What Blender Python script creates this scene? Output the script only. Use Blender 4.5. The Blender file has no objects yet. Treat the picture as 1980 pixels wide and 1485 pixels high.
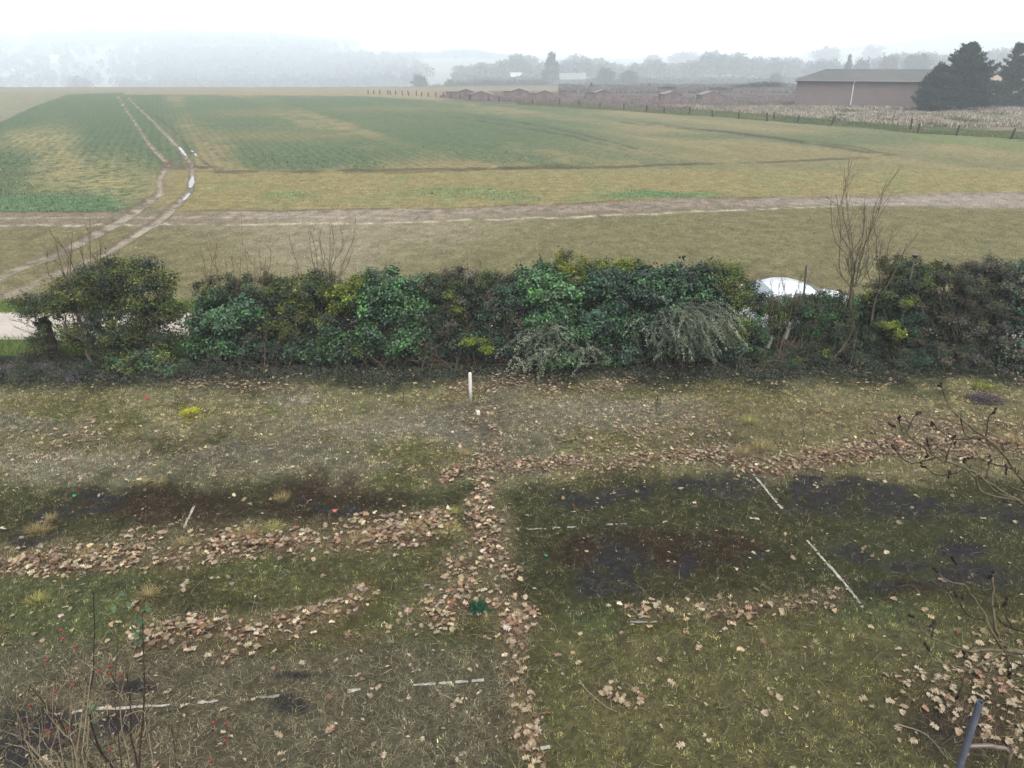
import bpy, math, random
import numpy as np
from mathutils import Vector
rng = np.random.default_rng(7)
random.seed(7)
S = bpy.context.scene
COL = S.collection
# ------------------------------------------------------------------ camera
PITCH = math.radians(22.8); F = 1480.0; CX, CY = 990.0, 742.5; H = 6.5
cp, sp = math.cos(PITCH), math.sin(PITCH)
cd = bpy.data.cameras.new('camera'); cam = bpy.data.objects.new('camera', cd); COL.objects.link(cam)
cd.sensor_width = 36; cd.lens = 36 * F / 1980; cd.clip_start = 0.1; cd.clip_end = 6000
cam.location = (0, 0, H); cam.rotation_euler = (math.pi / 2 - PITCH, 0, 0)
S.camera = cam
# ------------------------------------------------------------------ light
w = bpy.data.worlds.new('World'); S.world = w; w.use_nodes = True
wn = w.node_tree; bg = wn.nodes['Background']
sky = wn.nodes.new('ShaderNodeTexSky'); sky.sky_type = 'NISHITA'; sky.sun_disc = False
SUN_EL, SUN_AZ = math.radians(58), math.radians(165)
sky.sun_elevation = SUN_EL; sky.sun_rotation = SUN_AZ
sky.air_density = 1.0; sky.dust_density = 4.0; sky.ozone_density = 1.0
hs = wn.nodes.new('ShaderNodeHueSaturation'); hs.inputs['Saturation'].default_value = 0.16
wn.links.new(sky.outputs[0], hs.inputs['Color']); wn.links.new(hs.outputs[0], bg.inputs[0])
bg.inputs[1].default_value = 0.15
sl = bpy.data.lights.new('sun', 'SUN'); sun = bpy.data.objects.new('sun', sl); COL.objects.link(sun)
sl.energy = 1.3; sl.angle = math.radians(22); sl.color = (1, .985, .96)
sun.rotation_euler = (math.pi / 2 - SUN_EL, 0, math.pi - SUN_AZ)
S.view_settings.view_transform = 'Standard'; S.view_settings.look = 'None'
S.view_settings.exposure = 1.35; S.view_settings.gamma = 1.0
S.render.engine = 'CYCLES'
S.cycles.use_denoising = True
try: S.cycles.denoiser = 'OPENIMAGEDENOISE'
except Exception: pass
S.cycles.max_bounces = 6; S.cycles.diffuse_bounces = 3; S.cycles.volume_bounces = 2
S.cycles.transparent_max_bounces = 6; S.cycles.caustics_reflective = False; S.cycles.caustics_refractive = False

# ------------------------------------------------------------------ geometry helpers
def ray(px, py):
    x = (px - CX) / F; y = -(py - CY) / F
    return np.array([x, cp + y * sp, -sp + y * cp])
def G(px, py, z=0.0):                      # photo pixel -> point on the level z
    d = ray(px, py); t = (z - H) / d[2]; return np.array([d[0] * t, d[1] * t, z])
def at(px, py, Y):                         # photo pixel -> point at distance Y
    d = ray(px, py); t = Y / d[1]; return np.array([d[0] * t, Y, H + d[2] * t])
def atd(px, py, D):
    d = ray(px, py) * D; return np.array([d[0], d[1], H + d[2]])
def proj(X, Y, Z=0.0):
    dep = Y * cp + (H - Z) * sp; up = Y * sp - (H - Z) * cp
    return CX + F * X / dep, CY - F * up / dep
def pxm(Y, z=1.0): return F / (Y * cp + (H - z) * sp)     # photo px per metre

def lin(c):
    c = np.asarray(c, float) / 255.0
    return np.where(c <= .04045, c / 12.92, ((c + .055) / 1.055) ** 2.4)
GAIN = 0.42
def C(r, g, b, k=1.0): return lin((r, g, b)) * GAIN * k

def _h(ix, iy, s):
    n = (ix * 374761393 + iy * 668265263 + s * 1442695041) & 0xffffffff
    n = ((n ^ (n >> 13)) * 1274126177) & 0xffffffff
    return ((n ^ (n >> 16)) & 0xffff) / 65535.0
def vn(x, y, s=0):
    x = np.asarray(x, float); y = np.asarray(y, float)
    ix = np.floor(x).astype(np.int64); iy = np.floor(y).astype(np.int64)
    fx = x - ix; fy = y - iy; fx = fx * fx * (3 - 2 * fx); fy = fy * fy * (3 - 2 * fy)
    a = _h(ix, iy, s); b = _h(ix + 1, iy, s); c = _h(ix, iy + 1, s); d = _h(ix + 1, iy + 1, s)
    return (a + (b - a) * fx) * (1 - fy) + (c + (d - c) * fx) * fy
def fbm(x, y, s=0, o=4):
    t = 0; a = .5; n = 0
    for k in range(o):
        t = t + a * vn(x * 2 ** k + 17.3 * k, y * 2 ** k - 9.1 * k, s + k); n += a; a *= .5
    return t / n
def ss(x, a, b):
    t = np.clip((x - a) / (b - a), 0, 1); return t * t * (3 - 2 * t)
def blob(px, py, cx, cy, rx, ry, soft=.5):
    d = np.sqrt(((px - cx) / rx) ** 2 + ((py - cy) / ry) ** 2)
    return 1 - ss(d, 1 - soft, 1 + soft)
def pdist(px, py, pts):
    best = np.full(np.shape(px), 1e9); bt = np.zeros(np.shape(px))
    for (x0, y0), (x1, y1) in zip(pts[:-1], pts[1:]):
        dx, dy = x1 - x0, y1 - y0; L = dx * dx + dy * dy
        t = np.clip(((px - x0) * dx + (py - y0) * dy) / L, 0, 1)
        d = np.hypot(px - x0 - t * dx, py - y0 - t * dy)
        best = np.minimum(best, d)
    return best
def line(px, py, pts, wd, soft=.5):
    return 1 - ss(pdist(px, py, pts), wd * (1 - soft), wd * (1 + soft))
def interp(px, pts):
    return np.interp(px, [p[0] for p in pts], [p[1] for p in pts])

# ------------------------------------------------------------------ mesh building
def mk(name, V, Fc, mat, parent=None, col=None, smooth=False, off=(0, 0, 0)):
    V = np.asarray(V, np.float32).reshape(-1, 3) - np.asarray(off, np.float32)
    me = bpy.data.meshes.new(name)
    if isinstance(Fc, np.ndarray):
        n, k = Fc.shape; me.vertices.add(len(V)); me.vertices.foreach_set('co', V.ravel())
        me.loops.add(n * k); me.loops.foreach_set('vertex_index', Fc.astype(np.int32).ravel())
        me.polygons.add(n); me.polygons.foreach_set('loop_start', np.arange(0, n * k, k, dtype=np.int32))
        me.update(calc_edges=True)
    else:
        me.from_pydata(V.tolist(), [], Fc); me.update()
    if col is not None:
        a = me.attributes.new('col', 'FLOAT_COLOR', 'POINT')
        c = np.ones((len(V), 4), np.float32); c[:, :3] = np.clip(col, 0, 1); a.data.foreach_set('color', c.ravel())
    if smooth: me.polygons.foreach_set('use_smooth', np.ones(len(me.polygons), bool))
    me.materials.append(mat)
    o = bpy.data.objects.new(name, me); COL.objects.link(o); o.location = off
    if parent is not None: o.parent = parent; o.location = (np.asarray(off) - np.asarray(parent.location)) if any(off) else (0, 0, 0)
    return o
def tag(o, label=None, cat=None, group=None, kind=None):
    if label: o['label'] = label
    if cat: o['category'] = cat
    if group: o['group'] = group
    if kind: o['kind'] = kind
    return o
def thing(name, label, cat, loc=(0, 0, 0), group=None, rz=0):
    o = bpy.data.objects.new(name, None); COL.objects.link(o); o.location = loc; o.rotation_euler = (0, 0, rz)
    o.empty_display_size = .2
    return tag(o, label, cat, group)
class MB:
    def __init__(s): s.v = []; s.f = []; s.c = []; s.n = 0
    def add(s, V, Fc, col=(.5, .5, .5)):
        V = np.asarray(V, float); s.v.append(V)
        s.f += [tuple(i + s.n for i in f) for f in Fc]; s.n += len(V)
        c = np.asarray(col, float); s.c.append(np.broadcast_to(c, (len(V), 3)).copy()); return s
    def box(s, x0, x1, y0, y1, z0, z1, col=(.5, .5, .5)):
        V = [(x, y, z) for z in (z0, z1) for y in (y0, y1) for x in (x0, x1)]
        return s.add(V, [(0, 2, 3, 1), (4, 5, 7, 6), (0, 1, 5, 4), (2, 6, 7, 3), (0, 4, 6, 2), (1, 3, 7, 5)], col)
    def tube(s, P, R, k=6, col=(.5, .5, .5), cap=True):
        P = np.asarray(P, float); R = np.broadcast_to(np.asarray(R, float), (len(P),))
        T = np.gradient(P, axis=0); T /= np.linalg.norm(T, axis=1)[:, None] + 1e-9
        ref = np.array([0, 0, 1.]) if abs(T[:, 2]).mean() < .8 else np.array([1., 0, 0])
        V = []
        for p, t, r in zip(P, T, R):
            a = np.cross(t, ref); a /= np.linalg.norm(a) + 1e-9; b = np.cross(t, a)
            for i in range(k):
                an = 2 * math.pi * i / k; V.append(p + r * (math.cos(an) * a + math.sin(an) * b))
        Fc = []
        for j in range(len(P) - 1):
            for i in range(k):
                i2 = (i + 1) % k; Fc.append((j * k + i, j * k + i2, (j + 1) * k + i2, (j + 1) * k + i))
        if cap:
            Fc.append(tuple(range(k))[::-1]); Fc.append(tuple((len(P) - 1) * k + i for i in range(k)))
        return s.add(V, Fc, col)
    def build(s, name, mat, parent=None, smooth=False, off=(0, 0, 0)):
        return mk(name, np.concatenate(s.v), s.f, mat, parent, np.concatenate(s.c), smooth, off)
def smooth_path(P, n=4):
    P = np.asarray(P, float)
    if len(P) < 3: return P
    out = []
    Q = np.vstack([2 * P[0] - P[1], P, 2 * P[-1] - P[-2]])
    for i in range(1, len(Q) - 2):
        for t in np.linspace(0, 1, n, endpoint=False):
            a, b, c, d = Q[i - 1], Q[i], Q[i + 1], Q[i + 2]
            out.append(.5 * (2 * b + (c - a) * t + (2 * a - 5 * b + 4 * c - d) * t * t + (3 * b - a - 3 * c + d) * t ** 3))
    out.append(P[-1]); return np.array(out)

# ------------------------------------------------------------------ materials
def mat(name, base=None, rough=.85, spec=.25, noise=None, bump=None, transl=0, metal=0, vcol=True, nstr=.35):
    m = bpy.data.materials.new(name); m.use_nodes = True; nt = m.node_tree; N, L = nt.nodes, nt.links
    b = N['Principled BSDF']; b.inputs['Roughness'].default_value = rough; b.inputs['Metallic'].default_value = metal
    b.inputs['Specular IOR Level'].default_value = spec
    if vcol:
        a = N.new('ShaderNodeAttribute'); a.attribute_name = 'col'; out = a.outputs['Color']
    else:
        a = N.new('ShaderNodeRGB'); a.outputs[0].default_value = (*base, 1); out = a.outputs[0]
    tc = N.new('ShaderNodeTexCoord')
    if noise:
        for sc, st in noise:
            n = N.new('ShaderNodeTexNoise'); n.inputs['Scale'].default_value = sc; n.inputs['Detail'].default_value = 4
            L.new(tc.outputs['Object'], n.inputs['Vector'])
            r = N.new('ShaderNodeMapRange'); r.inputs[1].default_value = .3; r.inputs[2].default_value = .7
            r.inputs[3].default_value = 1 - st; r.inputs[4].default_value = 1 + st
            L.new(n.outputs[0], r.inputs[0])
            v = N.new('ShaderNodeVectorMath'); v.operation = 'SCALE'
            L.new(out, v.inputs[0]); L.new(r.outputs[0], v.inputs['Scale']); out = v.outputs[0]
    L.new(out, b.inputs['Base Color'])
    if bump:
        n = N.new('ShaderNodeTexNoise'); n.inputs['Scale'].default_value = bump[0]; n.inputs['Detail'].default_value = 5
        L.new(tc.outputs['Object'], n.inputs['Vector'])
        bb = N.new('ShaderNodeBump'); bb.inputs['Strength'].default_value = bump[1]; bb.inputs['Distance'].default_value = bump[2]
        L.new(n.outputs[0], bb.inputs['Height']); L.new(bb.outputs[0], b.inputs['Normal'])
    if transl:
        t = N.new('ShaderNodeBsdfTranslucent'); L.new(out, t.inputs[0])
        mx = N.new('ShaderNodeMixShader'); mx.inputs[0].default_value = transl
        L.new(b.outputs[0], mx.inputs[1]); L.new(t.outputs[0], mx.inputs[2])
        L.new(mx.outputs[0], N['Material Output'].inputs['Surface'])
    return m
M_lawn = mat('lawn_soil', noise=[(14, .3), (60, .35)], bump=(40, .8, .03), rough=.95, spec=.1)
M_field = mat('field_soil', noise=[(1.3, .14), (9, .3), (26, .35)], bump=(12, .9, .08), rough=.95, spec=.08)
M_grass = mat('grass_blades', rough=.8, spec=.15, transl=.2)
M_leaf = mat('dry_leaf', rough=.75, spec=.2, noise=[(30, .15)], transl=.1)
M_gloss = mat('glossy_leaf', rough=.5, spec=.32, transl=.12)
M_fol = mat('small_leaf', rough=.7, spec=.25, transl=.2)
M_far = mat('far_foliage', rough=.9, spec=.1)
M_bark = mat('bark', rough=.9, spec=.15, noise=[(30, .3)], bump=(60, .6, .01))
M_line = mat('worn_white_paint', rough=.85, noise=[(9, .25), (50, .3)])
M_paint = mat('white_paint', rough=.5, noise=[(18, .15)])
M_road = mat('pale_road', rough=.9, noise=[(.8, .06), (18, .1), (60, .12)], bump=(40, .4, .01))
M_metal = mat('painted_steel', rough=.45, spec=.5, noise=[(25, .2)])
M_wall = mat('wall_cladding', rough=.85, noise=[(.5, .08), (6, .08)])
M_roof = mat('roof_sheet', rough=.85, noise=[(.35, .16), (4, .12)])
M_water = mat('puddle_water', base=(.05, .045, .04), rough=.04, spec=1.0, vcol=False)
M_carpaint = mat('car_paint', base=(.40, .43, .46), rough=.25, spec=.6, vcol=False)
M_glass = mat('car_glass', base=(.12, .15, .17), rough=.05, spec=.9, vcol=False)
M_rubber = mat('rubber', base=(.02, .02, .02), rough=.8, vcol=False)
M_plain = mat('plain', rough=.7)
M_hip = mat('rose_hip_skin', rough=.3, spec=.5)

# ================================================================== SETTING: ground sheets
def fan_grid(y0, y1, ny, t0, t1, nt, ypow=None, ylist=None):
    Ys = ylist if ylist is not None else np.linspace(y0, y1, ny)
    ny = len(Ys); T = np.linspace(t0, t1, nt)
    Y, TT = np.meshgrid(Ys, T, indexing='ij'); X = TT * (Y + 2.5)
    idx = np.arange(ny * nt).reshape(ny, nt)
    Fc = np.stack([idx[:-1, :-1], idx[:-1, 1:], idx[1:, 1:], idx[1:, :-1]], -1).reshape(-1, 4)
    return X.ravel(), Y.ravel(), Fc

# ---- lawn (an old mossy tennis court)
DRIFTS = [  # (points, half width px, density)
 ([(1300,885),(1400,885),(1480,900),(1600,882),(1700,868),(1980,868),(2200,860)], 13, 1.0),
 ([(1440,905),(1500,905)], 10, 1.0),
 ([(860,925),(900,900),(1000,895),(1100,900),(1180,893),(1260,885)], 11, .85),
 ([(905,905),(945,935),(960,940)], 12, 1.0),
 ([(-150,1095),(0,1090),(110,1082),(250,1075),(340,1072),(420,1062),(520,1052),(640,1050),(740,1042),(860,1020)], 17, 1.0),
 ([(250,1045),(420,1028),(560,1030),(700,1010),(800,1010)], 12, .45),
 ([(935,990),(945,1040),(925,1090),(900,1120)], 24, 1.0),
 ([(900,1110),(870,1150),(850,1175)], 26, .95),
 ([(960,1040),(965,1120),(960,1170),(985,1190)], 18, .9),
 ([(995,1190),(985,1260),(985,1320),(1005,1390),(1018,1450)], 19, 1.0),
 ([(790,1180),(860,1165),(950,1180)], 14, .6),
 ([(260,1235),(380,1222),(480,1232),(560,1216),(640,1195)], 17, .95),
 ([(640,1195),(690,1165),(700,1150)], 12, .8),
 ([(360,1250),(430,1270),(500,1255)], 12, .5),
 ([(690,1240),(800,1210),(860,1200)], 8, .4),
 ([(1220,1195),(1330,1182),(1450,1170),(1560,1165),(1620,1162)], 12, .45),
 ([(1380,1190),(1460,1175)], 10, .7),
 ([(1780,1330),(1860,1350),(1900,1400)], 40, .42),
 ([(1900,1300),(1980,1370),(2050,1480)], 45, .55),
 ([(1160,1350),(1240,1360)], 12, .5),
 ([(870,745),(1000,740),(1060,750)], 12, .6),
 ([(330,745),(500,750),(600,745)], 9, .4),
 ([(1130,760),(1210,745)], 8, .5),
 ([(940,780),(940,840),(950,900)], 20, .35),
 ([(1120,840),(1280,820),(1380,835)], 26, .3),
 ([(1700,830),(1980,840)], 18, .45),
 ([(30,880),(180,850)], 18, .3),
]
def wob(X, Y, amp=14, s=3):
    return (fbm(X * 1.1, Y * 1.1, s) - .5) * amp * 2, (fbm(X * 1.1 + 50, Y * 1.1, s + 9) - .5) * amp
def leaf_density(px, py, X, Y):
    wx, wy = wob(X, Y, 34); d = np.zeros(np.shape(px))
    for pts, wd, k in DRIFTS:
        d = np.maximum(d, k * line(px + wx, py + wy, pts, wd * 1.25, 1.0))
    return d * (.35 + .65 * ss(fbm(X * 2.2, Y * 2.2, 19), .32, .56))
ASPH = [(1160,965,110,22),(1240,950,60,22),(1400,945,80,26),(1335,950,60,20),(1525,945,40,22),(1590,965,110,34),(1560,935,50,16),(1640,930,60,18),(1700,955,60,38),
 (1780,975,95,22),(1890,985,60,14),(1200,1100,75,60),(1150,1130,50,30),(1330,1085,26,46),(1470,1060,30,22),(1640,1075,55,30),(1740,1080,60,22),(1850,1060,55,30),
 (1870,1118,120,26),(1950,1000,50,30),(1690,1140,60,18),(2050,1100,90,60),(85,995,75,16),(200,960,60,17),(190,990,60,10),(60,1030,60,14),(90,1410,120,42),(260,1335,70,22),
 (240,1400,50,30),(20,1450,90,40),(575,1308,62,9),(570,1365,60,20),(640,985,70,12)]
BROWN = [(300,975,190,38),(650,965,110,48),(560,985,60,40),(1270,1060,150,42),(1130,1080,60,30),(1420,1040,60,22),(1750,1140,60,20),(430,1215,60,16)]
def lawn_fields(X, Y):
    px, py = proj(X, Y); wx, wy = wob(X, Y, 34, 21); vx, vy = wob(X * 4, Y * 4, 12, 27); qx, qy = px + wx + vx, py + wy * 1.8 + vy * 2
    n1 = fbm(X * .9, Y * .9, 5); n2 = fbm(X * 4, Y * 4, 31); n3 = fbm(X * 14, Y * 14, 77, 3)
    A = np.zeros_like(px)
    for b in ASPH: A = np.maximum(A, blob(qx, qy, b[0], b[1], b[2] * .85, b[3] * .85, .6))
    A *= ss(.7 * n2 + .3 * n3 + .26 * A, .52, .70)
    B = np.zeros_like(px)
    for b in BROWN: B = np.maximum(B, blob(qx, qy, *b, .5))
    lowL = ss(qy, 905, 965) * (1 - ss(qy, 1020, 1065)) * (1 - ss(qx, 930, 980))
    lowR = ss(qy, 885, 945) * (1 - ss(qy, 1150, 1200)) * ss(qx, 960, 1010)
    D = np.maximum(lowL, lowR)
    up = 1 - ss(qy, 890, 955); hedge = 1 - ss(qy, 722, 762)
    L = leaf_density(px, py, X, Y)
    wx2, wy2 = wob(X, Y, 30, 60)
    band = np.zeros_like(px)
    for pts, wd, k in DRIFTS[:16]: band = np.maximum(band, k * line(px + wx2, py + wy2 + wd * .5, pts, wd * 1.5, .7))
    st = up * (.06 + .62 * ss(n1 * .6 + n2 * .4, .42, .58)) + .35 * up * ss(qx, 1250, 1500) * ss(qy, 740, 780)
    botL = ss(qy, 1225, 1290) * (1 - ss(qx, 960, 1040)); st = np.maximum(st, botL * (.28 + .3 * n1))
    st = np.maximum(st, band * .8); st = st * (1 - hedge) * (1 - .9 * A)
    green = ss(n1, .35, .7)
    moss = C(104, 102, 60)[None] * (1 - green)[:, None] + C(106, 114, 70)[None] * green[:, None]
    gR = ss(qy, 1190, 1240) * ss(qx, 1030, 1120) * (1 - ss(qx, 1700, 1900)); moss = moss * (1 - gR)[:, None] + C(122, 118, 76)[None] * gR[:, None]
    c = moss
    def mixc(c, k, t): t = np.clip(t, 0, 1)[:, None]; return c * (1 - t) + k[None] * t
    c = mixc(c, C(66, 66, 38), D * .7)
    c = mixc(c, C(66, 48, 34), B * .8)
    c = mixc(c, C(172, 158, 116), st * .55)
    c = mixc(c, C(112, 104, 94), botL * .5); c = mixc(c, C(150, 142, 130), (blob(qx, qy, 1180, 800, 160, 30, .8) + blob(qx, qy, 760, 830, 200, 26, .8) + blob(qx, qy, 120, 900, 140, 24, .8) + blob(qx, qy, 560, 770, 60, 14, .8)) * .6); c = c * (1 - .45 * np.clip(blob(qx, qy, 430, 860, 220, 26, .8) + blob(qx, qy, 1400, 850, 120, 14, .8) + blob(qx, qy, 330, 1150, 160, 24, .8), 0, 1))[:, None]
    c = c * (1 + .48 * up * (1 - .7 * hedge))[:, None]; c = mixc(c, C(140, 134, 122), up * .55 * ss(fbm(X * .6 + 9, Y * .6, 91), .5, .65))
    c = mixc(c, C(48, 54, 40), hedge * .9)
    for b, k, t in (((1905, 748, 36, 9), C(120, 130, 40), .8), ((368, 797, 28, 8), C(150, 150, 30), .9), ((1250, 1215, 60, 14), C(110, 96, 52), .5),
                    ((1700, 1330, 90, 40), C(112, 110, 62), .5), ((300, 1160, 40, 18), C(128, 120, 84), .5), ((1860, 1390, 110, 70), C(72, 60, 54), .8), ((1500, 820, 220, 26), C(138, 128, 84), .5)):
        c = mixc(c, k, blob(qx, qy, *b, .5) * t)
    c = mixc(c, C(138, 108, 84), L * .75); c = mixc(c, C(54, 52, 54), A * .95 * (1 - L))
    pur = blob(qx, qy, 1330, 1090, 40, 60) + blob(qx, qy, 100, 1410, 140, 50) + blob(qx, qy, 1850, 1070, 60, 50) + blob(qx, qy, 1560, 940, 90, 20)
    c = mixc(c, C(56, 48, 56), A * pur * .6)
    n4 = vn(X * 30, Y * 30, 55); c = c * (.6 + .8 * n3)[:, None] * (.7 + .6 * n2)[:, None] * (.8 + .4 * n4)[:, None]
    return dict(px=px, py=py, A=A, B=B, D=D, st=st, L=L, up=up, hedge=hedge, c=c, botL=botL, n2=n2, n3=n3, band=band, gR=gR)
def lawn_z(X, Y): return .05 * (fbm(X * .8, Y * .8, 11) - .5) + .035 * (fbm(X * 6, Y * 6, 12, 3) - .5)
X, Y, Fc = fan_grid(2.2, 17.2, 330, -.95, .95, 640)
lf = lawn_fields(X, Y)
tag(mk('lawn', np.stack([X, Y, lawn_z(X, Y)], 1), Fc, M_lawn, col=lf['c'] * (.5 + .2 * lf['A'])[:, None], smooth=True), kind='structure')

def sample_area(n, y0, y1, t0=-.85, t1=.85):
    Y = np.sqrt(rng.uniform(y0 ** 2, y1 ** 2, n)); return rng.uniform(t0, t1, n) * (Y + 2.5), Y
def blades(X, Y, Z, length, width, lean, col, colv=.25, az=None, nseg=2, curl=.6):
    n = len(X); az = rng.uniform(0, 2 * np.pi, n) if az is None else az
    D = np.stack([np.cos(az), np.sin(az)], 1); W = np.stack([-np.sin(az), np.cos(az)], 1)
    V = []; base = np.stack([X, Y, Z], 1); cur = base.copy(); ln = lean.copy() if hasattr(lean, 'copy') else np.full(n, lean)
    k = nseg + 1; turn = rng.normal(0, curl, n)
    for i in range(k):
        ww = width * (1 - .75 * i / nseg) * .5
        off = np.stack([W[:, 0] * ww, W[:, 1] * ww, np.zeros(n)], 1)
        V.append(cur - off); V.append(cur + off)
        st = length / nseg
        cur = cur + np.stack([D[:, 0] * np.sin(ln) * st, D[:, 1] * np.sin(ln) * st, np.cos(ln) * st], 1)
        ln = np.minimum(ln + .35, 1.65); az = az + turn / nseg; D = np.stack([np.cos(az), np.sin(az)], 1); W = np.stack([-np.sin(az), np.cos(az)], 1)
    V = np.stack(V, 1)                       # n, 2k, 3
    V[:, :, 2] = np.maximum(V[:, :, 2], Z[:, None] + .003)
    q = np.array([[2 * i, 2 * i + 1, 2 * i + 3, 2 * i + 2] for i in range(nseg)])
    Fq = (np.arange(n)[:, None, None] * 2 * k + q[None]).reshape(-1, 4)
    c = col * np.exp(rng.normal(0, colv, n))[:, None] * np.exp(rng.normal(0, .05, (n, 3)))
    c = np.repeat(c, 2 * k, axis=0)
    return V.reshape(-1, 3), Fq, c
# moss and short grass, growing in small clumps
cX, cY = sample_area(62000, 4.2, 16.6); f = lawn_fields(cX, cY)
k = rng.random(len(cX)) < (1 - .58 * f['A'] - .1 * f['D']) * ss(f['n3'], .22, .5) ; cX, cY = cX[k], cY[k]; f = {a: b[k] for a, b in f.items()}
m_ = 10; idx = np.repeat(np.arange(len(cX)), m_); n = len(idx); rad = rng.uniform(.012, .035, len(cX))[idx]
X = cX[idx] + rng.normal(0, 1, n) * rad; Y = cY[idx] + rng.normal(0, 1, n) * rad
dryc = rng.random(len(cX)) < .10 + .55 * f['st']; vc = np.exp(rng.normal(0, .42, len(cX)))[:, None]
palc = np.where(dryc[:, None], C(156, 146, 116)[None] * .85, np.where(f['A'][:, None] > .4, C(78, 78, 54)[None], f['c']) * 1.5) * vc
V, Fq, c = blades(X, Y, lawn_z(X, Y) - .004, rng.uniform(.018, .046, n) * (1 + .4 * f['st'][idx]), rng.uniform(.004, .009, n), rng.uniform(.1, 1.2, n), palc[idx], .36, nseg=1)
tag(mk('short_grass', V, Fq, M_grass, col=c), 'short moss and thin grass covering the old lawn', 'grass', kind='stuff')
# long lying straw strands
X, Y = sample_area(95000, 4.2, 16.4)
f = lawn_fields(X, Y); k = rng.random(len(X)) < (.24 + .55 * f['L'] + .9 * f['st'] + .5 * f['botL'] + .1 * f['B']) * (1 - .7 * f['A'])
X, Y = X[k], Y[k]; f = {a: b[k] for a, b in f.items()}; n = len(X)
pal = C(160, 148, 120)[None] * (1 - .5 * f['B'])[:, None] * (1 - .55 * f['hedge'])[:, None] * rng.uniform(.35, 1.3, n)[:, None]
V, Fq, c = blades(X, Y, lawn_z(X, Y) + .005 + .05 * f['L'] * rng.random(n), rng.uniform(.08, .24, n), rng.uniform(.003, .006, n), rng.uniform(.7, 1.5, n), pal, .25, nseg=4, curl=1.3)
tag(mk('dead_grass_strands', V, Fq, M_grass, col=c), 'pale dead grass strands matted over the lawn', 'dead grass', kind='stuff')

# ---- field
Ys = np.concatenate([np.linspace(20.4, 60, 300)[:-1], 60 * (200 / 60) ** np.linspace(0, 1, 150)])
X, Y, Fc = fan_grid(0, 0, 0, -1.15, 1.15, 900, ylist=Ys)
RUTS = [([(228,186),(240,206),(262,238),(285,275),(325,318)], 1.0), ([(325,318),(309,345),(310,372),(270,403),(215,435),(130,478),(40,515),(-60,560)], 1.0),
        ([(247,188),(275,215),(300,238),(345,285),(370,318)], 1.0), ([(370,318),(372,345),(368,365),(345,395),(300,430),(215,480),(130,520),(40,555),(-80,610)], 1.0)]
THIN = [([(300,222),(335,250),(352,270),(372,296),(415,327)], .7), ([(385,262),(410,290),(440,312)], .6),
        ([(380,330),(600,331),(900,325),(1180,322),(1500,312),(1700,303),(1735,298)], .55), ([(430,334),(800,332),(1100,318)], .35),
        ([(860,222),(980,242),(1100,262),(1235,296)], .6), ([(900,222),(1050,243),(1160,268),(1280,300)], .55), ([(1200,235),(1400,255),(1560,275),(1690,296)], .65),
        ([(1240,235),(1440,258),(1640,282),(1735,300)], .5), ([(700,210),(900,240),(1000,260)], .3), ([(315,320),(430,325)], .6)]
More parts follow.
